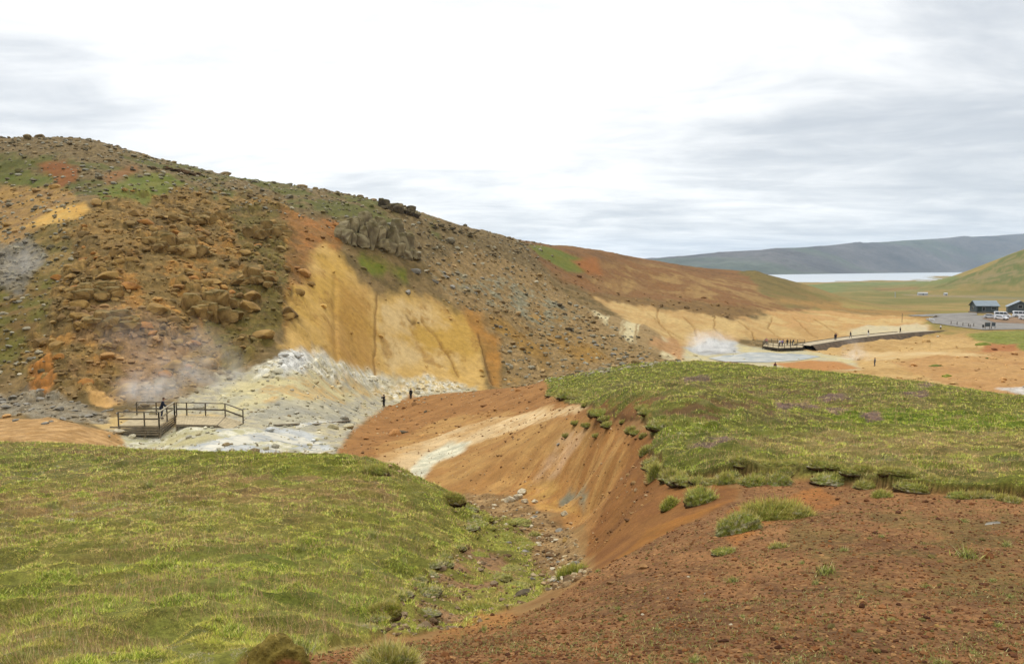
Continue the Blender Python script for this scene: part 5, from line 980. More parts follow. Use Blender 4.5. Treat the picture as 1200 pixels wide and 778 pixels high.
for a, b in ((F0, F1), (F1, F2), (F1 + Vector((0.06, 0, 0.03)), R2 + Vector((0.06, 0, 0.03)))): m = MB(); m.bar(a - Vector((0, 0.05, 0.1)), b - Vector((0, 0.05, 0.1)), 0.06, 0.16); m.build('edge_beam', M_WOOD, bw)
for p in (F0, lerp(F0, F1, 0.5), F1, R1, R2): m = MB(); m.bar(p - Vector((0, -0.1, 1.6)), p - Vector((0, -0.1, 0.06)), 0.14, 0.14); m.build('support_leg', M_WOOD, bw)
for (x0, y0), (x1, y1), lab in (((322, 499), (350, 497), 'thin dark plank lying on the grey mud, left of the longer one'), ((368, 497), (410, 494), 'long thin plank lying on the grey mud below the cream mound')):
    a, b = onto(x0, y0, 55, 100), onto(x1, y1, 55, 100); m = MB(); m.bar(a + Vector((0, 0, 0.1)), b + Vector((0, 0, 0.1)), 0.35, 0.1); tag(m.build('plank', M_WOOD), lab, 'plank')
# far platform, gravel path on its dark bank
fp = tag(empty('far_platform'), 'distant wooden viewing platform with railings over the grey pool, crowded with visitors', 'platform')
fz_ = -19.75
A = [P3(894, 194, fz_), P3(912, 189, fz_), P3(941, 191, fz_)]; Bk = [P3(897, 202, fz_), P3(918, 201, fz_), P3(943, 199, fz_)]
planks('deck', fp, A[0], A[1], Bk[1], Bk[0], 14, M_WOOD2); planks('deck', fp, A[1] + Vector((0.03, 0, 0)), A[2], Bk[2], Bk[1] + Vector((0.03, 0, 0)), 20, M_WOOD2)
def subdiv(a, b, n): return [lerp(a, b, i / n) for i in range(n + 1)]
railing(fp, subdiv(A[0], A[1], 3) + subdiv(A[1], A[2], 4)[1:], sz=0.12); railing(fp, subdiv(Bk[0], Bk[1], 3) + subdiv(Bk[1], Bk[2], 3)[1:], sz=0.12); railing(fp, [A[0], lerp(A[0], Bk[0], 0.5), Bk[0]], sz=0.12)
for a, b in ((A[0], A[1]), (A[1], A[2])):
    m = MB(); m.bar(a - Vector((0, 0.06, 0.3)), b - Vector((0, 0.06, 0.3)), 0.1, 0.5); m.build('edge_beam', mat_plain('dark_timber', alb(70, 62, 50), 0.9), fp)
for p in subdiv(A[0], A[1], 2) + [A[2]] + Bk: m = MB(); m.bar(p - Vector((0, -0.15, 2.2)), p - Vector((0, -0.15, 0.06)), 0.22, 0.22); m.build('support_leg', M_WOOD, fp)
M_GRAV = mat_plain('path_gravel', alb(196, 178, 148), 0.95, 0.15, 1.5); M_BANK = mat_plain('dark_bank_gravel', alb(110, 92, 72), 0.95, 0.35, 0.8, bump=0.5, bscale=3)
PK = [(941, 404.5, 195), (950, 403, 198), (965, 400.6, 203), (985, 397.6, 209), (1000, 395.6, 214), (1020, 393.4, 219.5), (1040, 391.4, 225), (1060, 389.6, 230), (1080, 388.2, 235), (1105, 387, 240), (1150, 385.6, 247), (1215, 384, 253)]
PW = [world(*q) for q in PK]
def ribbon(name, half, lift, mat, sides=None):
    m = MB(); L_, R_, SL, SR = [], [], [], []
    for i, p in enumerate(PW):
        d = (PW[min(i + 1, len(PW) - 1)] - PW[max(i - 1, 0)]); d.z = 0; d.normalize(); n = Vector((-d.y, d.x, 0)); e = 0.5 if i > 8 else 1
        L_.append(p + n * half + Vector((0, 0, lift))); R_.append(p - n * half + Vector((0, 0, lift)))
    if sides is None:
        v = L_ + R_; k = len(PW); m.add([tuple(q) for q in v], [(i, i + 1, k + i + 1, k + i) for i in range(k - 1)])
    else:
        v = []; k = len(PW)
        for a, b in zip(L_, R_):
            n = (a - b).normalized(); v += [a + n * 2.2 - Vector((0, 0, 2.6)), a, b, b - n * 2.6 - Vector((0, 0, 2.8))]
        m.add([tuple(q) for q in v], [(4 * i + j, 4 * i + j + 1, 4 * i + j + 5, 4 * i + j + 4) for i in range(k - 1) for j in range(3)])
    return m.build(name, mat)
tag(ribbon('path_bank', 2.7, -0.03, M_BANK, 1), kind='structure'); tag(ribbon('path', 2.3, 0.02, M_GRAV), kind='structure')
for off, a_, b_, lab in ((2.2, 0, 7, 'long timber kerb along the far edge of the gravel path'), (-2.2, 0, 9, 'long timber kerb along the near edge of the gravel path')):
    m = MB()
    for i in range(a_, b_):
        d = (PW[i + 1] - PW[i]); d.z = 0; d.normalize(); n = Vector((-d.y, d.x, 0)) * off; m.bar(PW[i] + n + Vector((0, 0, 0.10)), PW[i + 1] + n + Vector((0, 0, 0.10)), 0.14, 0.16)
    tag(m.build('timber_kerb', M_RAIL if off > 0 else M_WOOD), lab, 'kerb')
# ------------------------------------------------------------------ car park: cabins, vehicles, boards, bollards
M_CLAD = mat_plain('dark_cladding', alb(88, 100, 104), 0.7, 0.12, 1.0, bump=0.1); M_ROOF = mat_plain('steel_roof', alb(150, 162, 168), 0.45, 0.08, 0.6, metal=0.2, bump=0.05); M_GLASS = mat_plain('dark_glass', alb(50, 58, 64), 0.1, 0.1, bump=0, spec=0.5)
M_CONC = mat_plain('concrete', alb(150, 134, 112), 0.9, 0.2, 1.0); M_DOOR = mat_plain('green_door', alb(52, 70, 64), 0.6, 0.1); M_TRIM = mat_plain('white_trim', alb(206, 208, 206), 0.6, 0.05)
def cabin(label, loc, Ln, Dp, He, Hr, rz, openings):
    r = tag(empty('cabin', loc, rz), label, 'building'); x, y = Ln / 2, Dp / 2
    m = MB(); m.box((0, 0, 0.05), (Ln + 0.5, Dp + 1.2, 0.9)); m.build('plinth', M_CONC, r)
    m = MB(); m.add([(-x, -y, 0.5), (-x, y, 0.5), (-x, y, He), (-x, 0, Hr), (-x, -y, He), (x, -y, 0.5), (x, y, 0.5), (x, y, He), (x, 0, Hr), (x, -y, He)],
                    [(0, 1, 2, 3, 4), (9, 8, 7, 6, 5), (0, 4, 9, 5), (1, 6, 7, 2), (0, 5, 6, 1)])
    n = int(Ln / 0.3)
    for i in range(n + 1): m.box((-x + i * Ln / n, -y - 0.012, (0.5 + He) / 2), (0.05, 0.02, He - 0.52))
    m.build('wall', M_CLAD, r)
    rf = MB(); sl = (Hr - He) / y; o = 0.45
    for sgn in (-1, 1):
        a = (-x - o, 0, Hr + 0.06); b = (x + o, 0, Hr + 0.06); c = (x + o, sgn * (y + o), Hr + 0.06 - sl * (y + o)); d = (-x - o, sgn * (y + o), Hr + 0.06 - sl * (y + o)); q = [Vector(t) for t in (a, b, c, d)]
        rf.add([tuple(p) for p in q] + [tuple(p + Vector((0, 0, 0.1))) for p in q], [(0, 1, 2, 3), (7, 6, 5, 4), (0, 4, 5, 1), (1, 5, 6, 2), (2, 6, 7, 3), (3, 7, 4, 0)])
    for i in range(int(Ln / 0.6) + 1):
        xx = -x + i * 0.6; rf.bar((xx, 0.02, Hr + 0.19), (xx, -(y + o), Hr + 0.19 - sl * (y + o)), 0.05, 0.06)
    rfo = rf.build('roof', M_ROOF, r)
    g = MB(); g.bar((-x - o, -(y + o) - 0.06, He - 0.32), (x + o, -(y + o) - 0.06, He - 0.32), 0.12, 0.12); g.build('gutter', M_CLAD, rfo)
    for kind, face, c, w_, z0, z1 in openings:
        if face == 'front': cc_ = (c, -y - 0.03, (z0 + z1) / 2); dm = (w_, 0.05, z1 - z0); fr = (w_ + 0.16, 0.04, z1 - z0 + 0.16); gl = (c, -y - 0.062, (z0 + z1) / 2)
        else: cc_ = (-x - 0.03, c, (z0 + z1) / 2); dm = (0.05, w_, z1 - z0); fr = (0.04, w_ + 0.16, z1 - z0 + 0.16); gl = (-x - 0.062, c, (z0 + z1) / 2)
        f = MB(); f.box((cc_[0], cc_[1], cc_[2]), fr); f = f.build('window' if kind == 'window' else 'door', M_CLAD if kind != 'window' else M_TRIM, r)
        p = MB(); p.box(gl, tuple(q * 0.999 if q > 0.05 else 0.03 for q in dm)); p.build('pane' if kind == 'window' else 'door_leaf', M_GLASS if kind == 'window' else M_DOOR, f)
        if kind == 'door': h = MB(); h.box((gl[0] + w_ * 0.38, gl[1] - 0.03, 1.5), (0.1, 0.06, 0.06)); h.build('handle', M_TRIM, f)
    return r
g = onto(1157.5, 367.2, 250, 330); YB = g.y
cabin('dark clad cabin with grey steel gable roof beside the car park', (g.x, g.y + 2.5, g.z), 23.5 * mpp(YB), 6.0, 2.9, 4.6, R(-9), [('door', 'front', -2.7, 1.3, 0.55, 2.5), ('window', 'front', -1.3, 0.9, 1.0, 2.3), ('window', 'front', 2.3, 1.8, 1.5, 2.4), ('window', 'side', 0.3, 1.0, 1.2, 2.4)])
m = MB(); gp = Vector((g.x - 2.4, g.y - 1.2, g.z + 0.25)); m.box(tuple(gp), (3.4, 2.2, 0.5)); m.box((gp.x, gp.y - 1.3, gp.z - 0.12), (3.4, 0.5, 0.25)); tag(m.build('porch_step', M_WOOD), 'low porch step in front of the dark clad cabin door', 'step')
g2 = onto(1198, 368, 250, 330)
cabin('second dark cabin, gable end facing the cars, cut by the right edge', (g2.x + 1.0, g2.y + 3.5, g2.z), 8.0, 7.5, 2.7, 4.7, R(62), [('window', 'side', 0.0, 1.3, 2.2, 3.2), ('door', 'front', 1.8, 1.1, 0.55, 2.5), ('window', 'front', -1.8, 1.2, 1.2, 2.3)])
M_WHITE = mat_plain('white_paint', (0.78, 0.79, 0.80), 0.3, 0.03, bump=0, spec=0.5); M_SILV = mat_plain('silver_paint', (0.56, 0.58, 0.60), 0.3, 0.03, bump=0, spec=0.5); M_TYRE = mat_plain('tyre_rubber', (0.02, 0.02, 0.02), 0.9, 0.1); M_RIM = mat_plain('rim_metal', (0.4, 0.4, 0.42), 0.35, 0.05, metal=0.7, bump=0); M_LAMP = mat_plain('lamp_glass', (0.7, 0.7, 0.68), 0.15, 0.05, bump=0); M_RED = mat_plain('red_lamp', (0.35, 0.02, 0.02), 0.25, 0.05, bump=0); M_BLACK = mat_plain('black_plastic', (0.03, 0.03, 0.033), 0.6, 0.1, bump=0)
def vehicle(name, label, cat, loc, rz, Ln, Wd, prof, glass, wheels, wr, paint):
    """prof: side outline (x forward); glass: side-window polygons, then windscreen and rear window as x,z pairs"""
    r = tag(empty(name, loc, rz), label, cat); hw = Wd / 2
    m = MB(); m.prism(prof, -hw, hw)
    b = m.build('body', paint, r, bevel=0.07, smooth=False)
    zt = max(z for _, z in prof); me = b.data
    for v in me.vertices:                    # tumblehome: the cabin narrows upwards
        if v.co.z > 0.95: v.co.y *= 1 - 0.16 * (v.co.z - 0.95) / max(0.3, zt - 0.95)
    def yy(z): return hw * (1 - 0.16 * max(0, z - 0.95) / max(0.3, zt - 0.95))
    for poly_ in glass[0]:
        for sgn in (-1, 1):
            g_ = MB(); k = len(poly_); v = [(x, sgn * (yy(z) + 0.012), z) for x, z in poly_] + [(x, sgn * (yy(z) - 0.03), z) for x, z in poly_]
            g_.add(v, [tuple(range(k)), tuple(range(2 * k - 1, k - 1, -1))] + [(i, (i + 1) % k, k + (i + 1) % k, k + i) for i in range(k)]); g_.build('side_window', M_GLASS, r)
    for nm, ((xa, za), (xb, zb)) in zip(('windscreen', 'rear_window'), glass[1:]):
        dx, dz_ = zb - za, -(xb - xa); l = math.hypot(dx, dz_) * (1 if nm == 'windscreen' else -1); ox, oz = 0.014 * dx / l, 0.014 * dz_ / l
        if nm == 'rear_window' and ox > 0: ox, oz = -ox, -oz
        if nm == 'windscreen' and ox < 0: ox, oz = -ox, -oz
        g_ = MB(); v = [(xa + ox, s * yy(za) * 0.86, za + oz) for s in (-1, 1)] + [(xb + ox, s * yy(zb) * 0.86, zb + oz) for s in (1, -1)]; v2 = [(x - 3 * ox, y, z - 3 * oz) for x, y, z in v]
        g_.add(v + v2, [(0, 1, 2, 3), (7, 6, 5, 4), (0, 4, 5, 1), (1, 5, 6, 2), (2, 6, 7, 3), (3, 7, 4, 0)]); g_.build(nm, M_GLASS, r)
    for x in wheels:
        for sgn in (-1, 1):
            w_ = MB(); w_.tube([(x, sgn * (hw - 0.20), wr), (x, sgn * (hw + 0.012), wr)], wr, 16); wo_ = w_.build('wheel', M_TYRE, r)
            q = MB(); q.tube([(x, sgn * (hw - 0.02), wr), (x, sgn * (hw + 0.022), wr)], wr * 0.62, 14); q.build('rim', M_RIM, wo_)
    xf = max(x for x, _ in prof); xr = min(x for x, _ in prof)
    for sgn in (-1, 1):
        q = MB(); q.box((xf - 0.03, sgn * hw * 0.70, 0.68), (0.09, 0.34, 0.16)); q.build('headlight', M_LAMP, r)
        q = MB(); q.box((xr + 0.03, sgn * hw * 0.76, 0.85), (0.09, 0.22, 0.28)); q.build('tail_light', M_RED, r)
        q = MB(); q.box((glass[1][0][0] - 0.25, sgn * (hw + 0.09), 1.02), (0.12, 0.16, 0.13)); q.build('wing_mirror', paint, r)
    q = MB(); q.box((xf + 0.005, 0, 0.42), (0.06, Wd * 0.8, 0.16)); q.build('bumper', M_BLACK, r)
    return r
CARP = [(-2.0, 0.28), (2.0, 0.28), (2.08, 0.5), (2.02, 0.78), (1.15, 0.98), (0.45, 1.42), (-1.2, 1.46), (-1.85, 1.05), (-2.06, 0.95), (-2.08, 0.5)]
CARG = ([[(0.92, 1.0), (0.42, 1.36), (-0.3, 1.39), (-0.3, 1.0)], [(-0.36, 1.0), (-0.36, 1.39), (-1.15, 1.39), (-1.6, 1.05)]], ((1.10, 1.005), (0.50, 1.385)), ((-1.80, 1.09), (-1.25, 1.42)))
VANP = [(-2.5, 0.3), (2.4, 0.3), (2.5, 0.55), (2.45, 0.95), (1.75, 1.18), (1.0, 2.0), (-2.35, 2.08), (-2.52, 1.9), (-2.52, 0.6)]
VANG = ([[(1.55, 1.2), (0.95, 1.85), (0.3, 1.88), (0.3, 1.2)], [(0.2, 1.2), (0.2, 1.88), (-0.9, 1.9), (-0.9, 1.2)], [(-1.0, 1.2), (-1.0, 1.9), (-2.2, 1.9), (-2.2, 1.2)]], ((1.70, 1.23), (1.06, 1.94)), ((-2.52, 1.15), (-2.50, 1.85)))
def park(px, py): g = onto(px, py, 230, 330); return (g.x, g.y, g.z + 0.16)
vehicle('parked_car', 'silver hatchback parked at the left end of the row by the cabin', 'car', park(1160.6, 373.6), R(-38), 4.15, 1.75, CARP, CARG, (1.3, -1.28), 0.32, M_SILV)
vehicle('parked_van', 'white van with side windows parked behind the white saloon', 'van', park(1174.5, 372.6), R(-28), 5.0, 1.95, VANP, VANG, (1.55, -1.55), 0.36, M_WHITE)
vehicle('parked_car', 'white car parked in front of the white van, nose to the viewer', 'car', park(1173.3, 375.2), R(-58), 4.15, 1.78, CARP, CARG, (1.3, -1.28), 0.32, M_WHITE)
vehicle('parked_van', 'white van parked before the second cabin near the right edge', 'van', park(1196.5, 372.0), R(-24), 5.0, 1.95, VANP, VANG, (1.55, -1.55), 0.36, M_WHITE)
vehicle('parked_car', 'white car cut by the right edge, below the second white van', 'car', park(1202.5, 375.4), R(-60), 4.15, 1.78, CARP, CARG, (1.3, -1.28), 0.32, M_WHITE)
M_BOARD = mat_plain('board_face', alb(84, 92, 98), 0.5, 0.3, 3.0, bump=0)
def info_board(label, px, py, wpx, yaw, pale=False):
    g = onto(px, py, 200, 280); s = mpp(g.y); w_ = wpx * s; r = tag(empty('information_board', (g.x, g.y, g.z), yaw), label, 'sign')
    for x in (-w_ / 2 + 0.08, w_ / 2 - 0.08): m = MB(); m.bar((x, 0, -0.3), (x, 0, 2.1), 0.12, 0.12); m.build('post', M_RAIL, r)
    m = MB(); m.box((0, -0.1, 1.5), (w_, 0.06, 1.25)); b = m.build('panel', M_TRIM if pale else M_RAIL, r)
    m = MB(); m.box((0, -0.14, 1.5), (w_ - 0.14, 0.02, 1.1)); m.build('panel_face', M_BOARD, b)
    return r
info_board('dark information board on two posts at the end of the gravel path', 1157, 386, 6.4, 0.08); info_board('lighter grey information board right of the dark one', 1163.8, 385.6, 5.0, 0.08, True)
g = onto(1152, 386.2, 200, 280); m = MB(); m.tube([(g.x, g.y, g.z + 0.75), (g.x, g.y, g.z + 1.5)], 0.3, 12); m.bar((g.x, g.y + 0.05, g.z - 0.2), (g.x, g.y + 0.05, g.z + 0.8), 0.1, 0.1); tag(m.build('litter_bin', M_BLACK), 'black litter bin on a post left of the information boards', 'bin')
for px, py in ((1114.5, 380.4), (1121.5, 381.2), (1128.3, 382.2), (1135, 383.2), (1136.8, 384.2), (1141, 383)):
    g = onto(px, py, 210, 270); m = MB(); m.tube([(g.x, g.y, g.z - 0.2), (g.x, g.y, g.z + 1.1), (g.x, g.y, g.z + 1.16)], [0.11, 0.11, 0.06], 10); tag(m.build('bollard', M_RAIL), 'dark wooden bollard in the row edging the car park', 'bollard', 'bollards along the car park edge')
g = onto(1093, 376, 220, 290); m = MB(); a = Vector(g); m.bar(a + Vector((-1.0, 0.4, 0.9)), a + Vector((0.6, -0.3, 0.35)), 0.1, 0.3); m.bar(a + Vector((-0.9, 0.35, -0.2)), a + Vector((-0.9, 0.35, 0.95)), 0.12, 0.12); m.bar(a + Vector((0.5, -0.25, -0.2)), a + Vector((0.5, -0.25, 0.5)), 0.12, 0.12); tag(m.build('barrier', M_WHITE), 'tilted white barrier rail at the near corner of the car park', 'barrier')
g = onto(1099, 395, 190, 250); boulder('pale', g + Vector((0, 0, 0.2)), 0.6, 'white stone on the dark bank below the gravel path')
g = onto(1096, 372, 240, 330); boulder('dark', g + Vector((0, 0, 0.2)), 0.9, 'dark rock on the sand left of the car park')
for px, py, w_, h_, d_, lab in ((1081, 346, 8.0, 2.2, 3.0, 'long low white hut far out on the plain'), (1108, 346.2, 2.6, 1.8, 2.4, 'small white hut far out on the plain right of the long one')):
    g = onto(px, py, 380, 900); r = tag(empty('distant_hut', (g.x, g.y, g.z), R(-6)), lab, 'hut'); m = MB(); m.box((0, 0, h_ / 2 - 0.3), (w_, d_, h_ + 0.6)); m.build('wall', M_TRIM, r)
    m = MB(); m.prism([(-d_ / 2 - 0.2, h_), (d_ / 2 + 0.2, h_), (0, h_ + 0.7)], -w_ / 2 - 0.2, w_ / 2 + 0.2); ro = m.build('roof', M_TRIM, r); ro.rotation_euler = (0, 0, R(90)); m = MB(); m.box((0, -d_ / 2 - 0.02, h_ * 0.5), (0.8, 0.05, 1.2)); m.build('door', M_CLAD, r)
g = onto(1049, 349, 350, 900); m = MB(); m.bar(g, g + Vector((0, 0, 4.5)), 0.35, 0.35); m.bar(g + Vector((-0.6, 0, 4.2)), g + Vector((0.6, 0, 4.2)), 0.15, 0.2); tag(m.build('marker_post', M_TRIM), 'pale marker post alone on the plain beyond the car park', 'post')
g = onto(1057, 377, 220, 330); m = MB(); m.bar(g - Vector((0, 0, 0.2)), g + Vector((0, 0, 3.0)), 0.12, 0.12); tag(m.build('marker_post', M_RAIL), 'thin dark post at the end of the grey road', 'post')
# ------------------------------------------------------------------ people
M_SKIN = mat_plain('skin', (0.45, 0.26, 0.18), 0.6, 0.05, bump=0); M_HAIR = mat_plain('brown_hair', (0.09, 0.05, 0.03), 0.7, 0.2, 20); M_SHOE = mat_plain('shoe_leather', (0.05, 0.045, 0.04), 0.6, 0.1)
FAB = {k: mat_plain(k + '_fabric', c, 0.9, 0.15, 8.0) for k, c in dict(navy=(0.012, 0.016, 0.03), black=(0.014, 0.013, 0.013), pink=(0.50, 0.20, 0.17), purple=(0.16, 0.11, 0.34), white=(0.62, 0.63, 0.66), grey=(0.10, 0.105, 0.11), maroon=(0.10, 0.022, 0.03), brown=(0.05, 0.036, 0.022), denim=(0.025, 0.032, 0.055), tan=(0.30, 0.22, 0.14)).items()}
def skin(name, verts, edges, radii, mat, parent, sub=1):
    me = bpy.data.meshes.new(name); me.from_pydata([tuple(v) for v in verts], edges, []); o = bpy.data.objects.new(name, me); COL.objects.link(o)
    sk = o.modifiers.new('skin', 'SKIN'); sk.use_smooth_shade = True; me.skin_vertices[0].data[0].use_root = True
    for i, r_ in enumerate(radii): me.skin_vertices[0].data[i].radius = r_ if hasattr(r_, '__len__') else (r_, r_)
    sb = o.modifiers.new('sub', 'SUBSURF'); sb.levels = sb.render_levels = sub
    dg = bpy.context.evaluated_depsgraph_get(); nm = bpy.data.meshes.new_from_object(o.evaluated_get(dg)); nm.name = name
    bpy.data.objects.remove(o); nm.materials.clear(); nm.materials.append(mat)
    for p in nm.polygons: p.use_smooth = True; p.material_index = 0
    o = bpy.data.objects.new(name, nm); COL.objects.link(o); o.parent = parent; return o
def person(label, loc, rz, top='navy', legs='black', lean=0.0, stride=0.0, arms='down', hair=M_HAIR, h=1.74, crouch=0.0, long_hair=False):
    r = tag(empty('person', loc, rz, h / 1.74), label, 'person'); V = Vector
    ca, sa = math.cos(lean), math.sin(lean); pz = 0.94 - crouch
    def up(x, y, z): return V((x, y * ca + (z) * sa, pz + z * ca - y * sa))       # torso frame, y forward
    pel, wst, chs, nck, hb, hm, ht = up(0, 0, 0), up(0, 0.01, 0.18), up(0, 0.0, 0.36), up(0, 0, 0.54), up(0, 0.02, 0.61), up(0, 0.05, 0.70), up(0, 0.03, 0.79)
    sh = [up(s * 0.185, 0, 0.47) for s in (-1, 1)]
    if arms == 'down': el = [up(s * 0.25, -0.02, 0.20) for s in (-1, 1)]; wr = [up(s * 0.26, 0.08, -0.04) for s in (-1, 1)]
    elif arms == 'camera': el = [up(s * 0.25, 0.14, 0.26) for s in (-1, 1)]; wr = [up(s * 0.09, 0.36, 0.50) for s in (-1, 1)]
    elif arms == 'rail': el = [up(s * 0.26, 0.16, 0.22) for s in (-1, 1)]; wr = [up(s * 0.20, 0.38, 0.12) for s in (-1, 1)]
    else: el = [up(s * 0.26, 0.0, 0.22) for s in (-1, 1)]; wr = [up(s * 0.12, 0.22, 0.16) for s in (-1, 1)]
    hp = [V((s * 0.10, 0, pz - 0.05)) for s in (-1, 1)]; kn = [V((s * 0.11, 0.04 + s * stride * 0.5 + crouch * 0.5, pz * 0.53 + 0.02)) for s in (-1, 1)]; an = [V((s * 0.11, -0.03 + s * stride - crouch * 0.2, 0.09)) for s in (-1, 1)]; to = [a + V((0, 0.17, -0.045)) for a in an]
    hd = [w_ + (w_ - e).normalized() * 0.08 for w_, e in zip(wr, el)]
    ver = [pel, wst, chs, nck, hb, hm, ht, sh[0], el[0], wr[0], hd[0], sh[1], el[1], wr[1], hd[1], hp[0], kn[0], an[0], to[0], hp[1], kn[1], an[1], to[1]]
    edg = [(0, 1), (1, 2), (2, 3), (3, 4), (4, 5), (5, 6), (2, 7), (7, 8), (8, 9), (9, 10), (2, 11), (11, 12), (12, 13), (13, 14), (0, 15), (15, 16), (16, 17), (17, 18), (0, 19), (19, 20), (20, 21), (21, 22)]
    rad = [(.13, .10), (.12, .09), (.15, .10), .055, .065, (.078, .095), .06, .055, .042, .03, (.04, .02), .055, .042, .03, (.04, .02), .085, .06, .042, .035, .085, .06, .042, .035]
    body = skin('body', ver, edg, rad, M_SKIN, r, 2)
    # fingers and thumb closed slightly, nose, ears: added to the same body mesh
    bm = bmesh.new(); bm.from_mesh(body.data); mb = MB()
    for k in (0, 1):
        d = (hd[k] - wr[k]).normalized(); sd_ = d.cross(V((0, 0, 1))).normalized() if abs(d.z) < 0.9 else V((0, 1, 0)); cu_ = V((0, 0, -1)) if abs(d.z) < 0.9 else V((-1 if k else 1, 0, 0))
        for j, l in enumerate((0.060, 0.072, 0.068, 0.052)):
            b0 = hd[k] + sd_ * (j - 1.5) * 0.019; mb.tube([b0, b0 + d * l * 0.55, b0 + d * l * 0.9 + cu_ * l * 0.35], [0.010, 0.009, 0.006], 6)
        b0 = wr[k] + d * 0.03 - sd_ * 0.03; mb.tube([b0, b0 - sd_ * 0.03 + d * 0.03, b0 - sd_ * 0.035 + d * 0.06], [0.012, 0.011, 0.007], 6)
    mb.tube([up(0, 0.13, 0.73), up(0, 0.165, 0.685), up(0, 0.13, 0.675)], [0.008, 0.016, 0.012], 6)
    for s in (-1, 1): mb.tube([up(s * 0.085, 0.03, 0.72), up(s * 0.10, 0.02, 0.70), up(s * 0.088, 0.03, 0.67)], [0.012, 0.02, 0.012], 6)
    vs = [bm.verts.new(v) for v in mb.v]
    for f in mb.f: bm.faces.new([vs[i] for i in f]).smooth = True
    bm.to_mesh(body.data); bm.free()
    skin('jacket', [pel + V((0, 0, -0.06)), pel, wst, chs, up(0, 0, 0.51), sh[0], el[0], wr[0], sh[1], el[1], wr[1]], [(0, 1), (1, 2), (2, 3), (3, 4), (3, 5), (5, 6), (6, 7), (3, 8), (8, 9), (9, 10)], [(.16, .13), (.165, .13), (.155, .125), (.185, .135), .085, .08, .065, .048, .08, .065, .048], FAB[top], r, 2)
    skin('trousers', [pel, hp[0], kn[0], an[0] + V((0, 0, 0.02)), hp[1], kn[1], an[1] + V((0, 0, 0.02))], [(0, 1), (1, 2), (2, 3), (0, 4), (4, 5), (5, 6)], [(.15, .12), .105, .082, .068, .105, .082, .068], FAB[legs], r, 2)
    skin('hair', [up(0, 0.0, 0.70), up(0, 0.01, 0.78), up(0, 0.03, 0.815)] + ([up(0, -0.06, 0.58)] if long_hair else [up(0, -0.04, 0.68)]), [(0, 1), (1, 2), (0, 3)], [(.088, .085), (.085, .095), .05, .06], hair, r, 2)
    for k in (0, 1): skin('shoe', [an[k] + V((0, -0.05, -0.03)), an[k] + V((0, 0.06, -0.04)), to[k] + V((0, 0.02, 0.0))], [(0, 1), (1, 2)], [.055, .055, .042], M_SHOE, r, 1)
    return r
q = P3(189.5, 65.6, zd_); person('person in a dark blue jacket leaning on the railing of the near wooden platform', (q.x, q.y, q.z + 0.005), R(-65), 'navy', 'denim', lean=0.28, arms='rail', h=1.86)
q = onto(450, 477, 90, 120); person('person in black holding up a camera on the edge of the red ridge', tuple(q), R(60), 'black', 'black', arms='camera')
q = onto(481.5, 467.2, 95, 125); q = Vector((q.x * (q.y + 2.2) / q.y, q.y + 2.2, 0)); person('person in black half hidden behind the red ridge crest, right of the photographer', (q.x, q.y, float(ground(q.x, q.y))), R(150), 'black', 'black', long_hair=True)
for px, Y, lab, top, legs, rz, kw in ((898.3, 197.5, 'person in a pink jacket at the left end of the far platform', 'pink', 'grey', 160, {}), (913.6, 193, 'person in a white top beside the purple jacket on the far platform', 'white', 'navy', 20, {}), (916.6, 192.6, 'person in a purple jacket in the middle of the far platform', 'purple', 'navy', -170, dict(arms='camera')),
                             (922.6, 195, 'person in black standing left of two others on the far platform', 'black', 'black', 140, {}), (926, 193.5, 'taller person in black at the right of the far platform', 'black', 'grey', -100, dict(arms='rail')), (928.6, 195.5, 'person in dark clothes bending forward at the right of the far platform', 'black', 'grey', -80, dict(lean=0.6, arms='rail'))):
    q = P3(px, Y, fz_); person(lab, (q.x, q.y, q.z), R(rz), top, legs, **kw)
def on_path(px):
    u, _ = ray(px, 395)
    for a, b in zip(PW[:-1], PW[1:]):
        ua, ub = a.x / a.y, b.x / b.y
        if ua <= u <= ub: p = lerp(a, b, (u - ua) / (ub - ua)); return p + Vector((0, 0, 0.03))
for px, lab, top, legs, rz, st, dy in ((978.4, 'person in a black jacket on the left of the pair walking the gravel path', 'black', 'denim', -70, 0.15, 0.0), (980.6, 'person in a maroon jacket on the right of the pair walking the gravel path', 'maroon', 'black', -70, -0.12, 0.5), (996.6, 'lone walker in dark blue striding along the gravel path, next after the pair', 'navy', 'grey', -75, 0.26, 0), (1017.4, 'lone walker in a dark top and pale trousers midway along the gravel path', 'black', 'white', -75, 0.1, 0), (1054.6, 'lone walker in dark green brown clothes further up the gravel path', 'brown', 'black', -80, 0.12, 0), (1101.9, 'walker in a white top and dark trousers near the car park end of the path', 'white', 'brown', 100, 0.1, 0)):
    q = on_path(px); person(lab, (q.x, q.y + dy, q.z), R(rz), top, legs, stride=st)
q = onto(1025, 429.5, 120, 200); person('grey clad person standing in the steam beyond the plateau', tuple(q), R(40), 'grey', 'grey')
q = world(908.3, 430, 150); person('person in dark purple, head just showing over the far edge of the plateau', (q.x, q.y, float(ground(q.x, q.y))), R(0), 'maroon', 'navy')
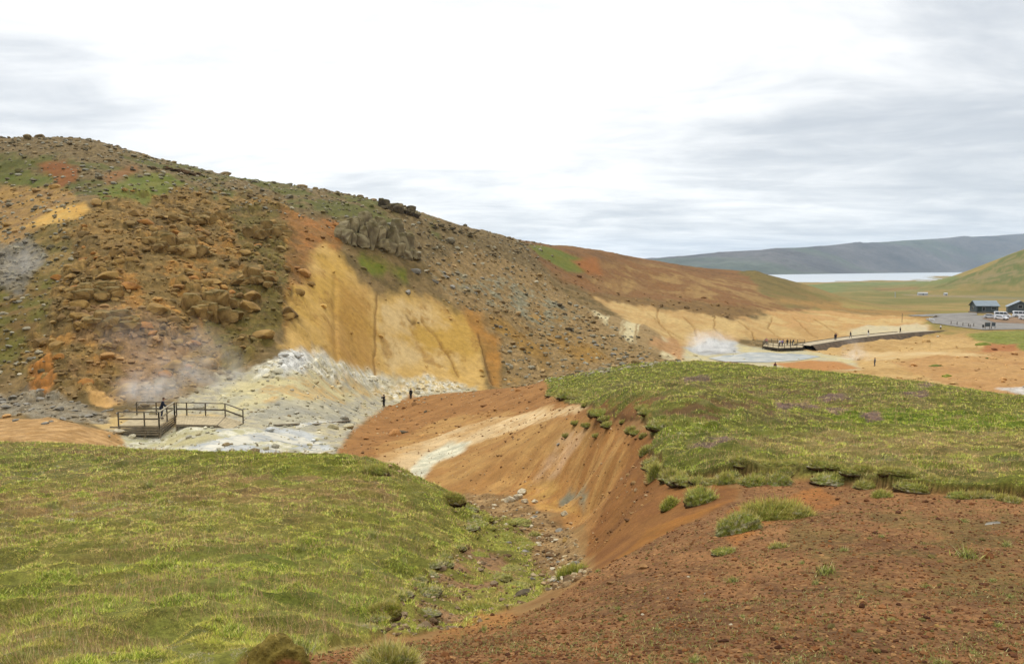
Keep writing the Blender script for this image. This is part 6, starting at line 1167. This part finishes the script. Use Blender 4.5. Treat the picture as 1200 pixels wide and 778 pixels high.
# ------------------------------------------------------------------ steam and air
def steam(name, px, py, Y, size, dens, seed, label=None, scale=0.35, lean=(0, 0), ramp=(0.40, 0.72), y=None, tint=(1.0, 0.985, 0.96)):
    """a drifting cloud of steam: an ellipsoid of thin vapour, thickest low and in the middle"""
    v, f = ico(3); c = world(px, py, Y)
    o = mesh_np(name, v * np.array(size), f, None, None, True); o.location = c; tag(o, kind='stuff')
    m = bpy.data.materials.new('steam'); m.use_nodes = True; t = m.node_tree; t.nodes.clear(); out = N(t, 'ShaderNodeOutputMaterial')
    p = N(t, 'ShaderNodeVolumePrincipled'); p.inputs['Color'].default_value = (*tint, 1); p.inputs['Anisotropy'].default_value = 0.2
    co = N(t, 'ShaderNodeTexCoord'); mp_ = N(t, 'ShaderNodeMapping'); mp_.inputs['Scale'].default_value = tuple(1 / q for q in size); t.links.new(co.outputs['Object'], mp_.inputs[0])
    ln = N(t, 'ShaderNodeVectorMath', operation='LENGTH'); t.links.new(mp_.outputs[0], ln.inputs[0])
    fall = ramp_n(t, ln.outputs['Value'], (0.25, 0.98, 1.0, 0.0))
    ad = N(t, 'ShaderNodeVectorMath', operation='ADD'); ad.inputs[1].default_value = (seed * 3.7, seed * 1.9, seed); t.links.new(co.outputs['Object'], ad.inputs[0])
    no = N(t, 'ShaderNodeTexNoise', Scale=scale, Detail=4.0, Roughness=0.55, Distortion=0.8); t.links.new(ad.outputs[0], no.inputs['Vector'])
    nf = ramp_n(t, no.outputs[0], (ramp[0], ramp[1], 0.0, 1.0))
    t.links.new(math_n(t, 'MULTIPLY', math_n(t, 'MULTIPLY', fall, nf), dens), p.inputs['Density']); t.links.new(p.outputs[0], out.inputs['Volume'])
    o.data.materials.append(m); return o
steam('steam', 174, 462, 75, (4.6, 4.0, 3.4), 0.34, 1); steam('steam', 240, 440, 84, (6.5, 5, 5.2), 0.16, 2, scale=0.3); steam('steam', 205, 425, 88, (9.0, 5, 6.5), 0.09, 9, scale=0.25)
steam('steam', 150, 400, 90, (6, 5, 6), 0.06, 3); steam('steam', 30, 318, 108, (4.0, 4, 5.5), 0.12, 4, scale=0.25)
steam('steam', 834, 404, 186, (8.0, 5, 4.6), 0.30, 5, scale=0.3); steam('steam', 822, 398, 188, (5, 4, 3.4), 0.25, 6); steam('steam', 1004, 421, 172, (4.6, 4, 3.4), 0.30, 7, scale=0.4); steam('steam', 1000, 408, 176, (3.8, 3, 3.6), 0.14, 8, scale=0.4)
hz = MB(); hz.box((1500, 3900, 140), (12800, 10600, 500)); hzo = hz.build('haze', None) if False else None
me = bpy.data.meshes.new('haze'); bm = bmesh.new(); bmesh.ops.create_cube(bm, size=1.0); bm.to_mesh(me); bm.free()
hzo = bpy.data.objects.new('haze', me); COL.objects.link(hzo); hzo.location = (3500, 6400, 165); hzo.scale = (30000, 13400, 560); tag(hzo, kind='stuff')
m = bpy.data.materials.new('haze'); m.use_nodes = True; t = m.node_tree; t.nodes.clear(); out = N(t, 'ShaderNodeOutputMaterial'); pv = N(t, 'ShaderNodeVolumePrincipled', Density=0.00004); pv.inputs['Color'].default_value = (0.66, 0.82, 1.0, 1); t.links.new(pv.outputs[0], out.inputs['Volume']); me.materials.append(m)
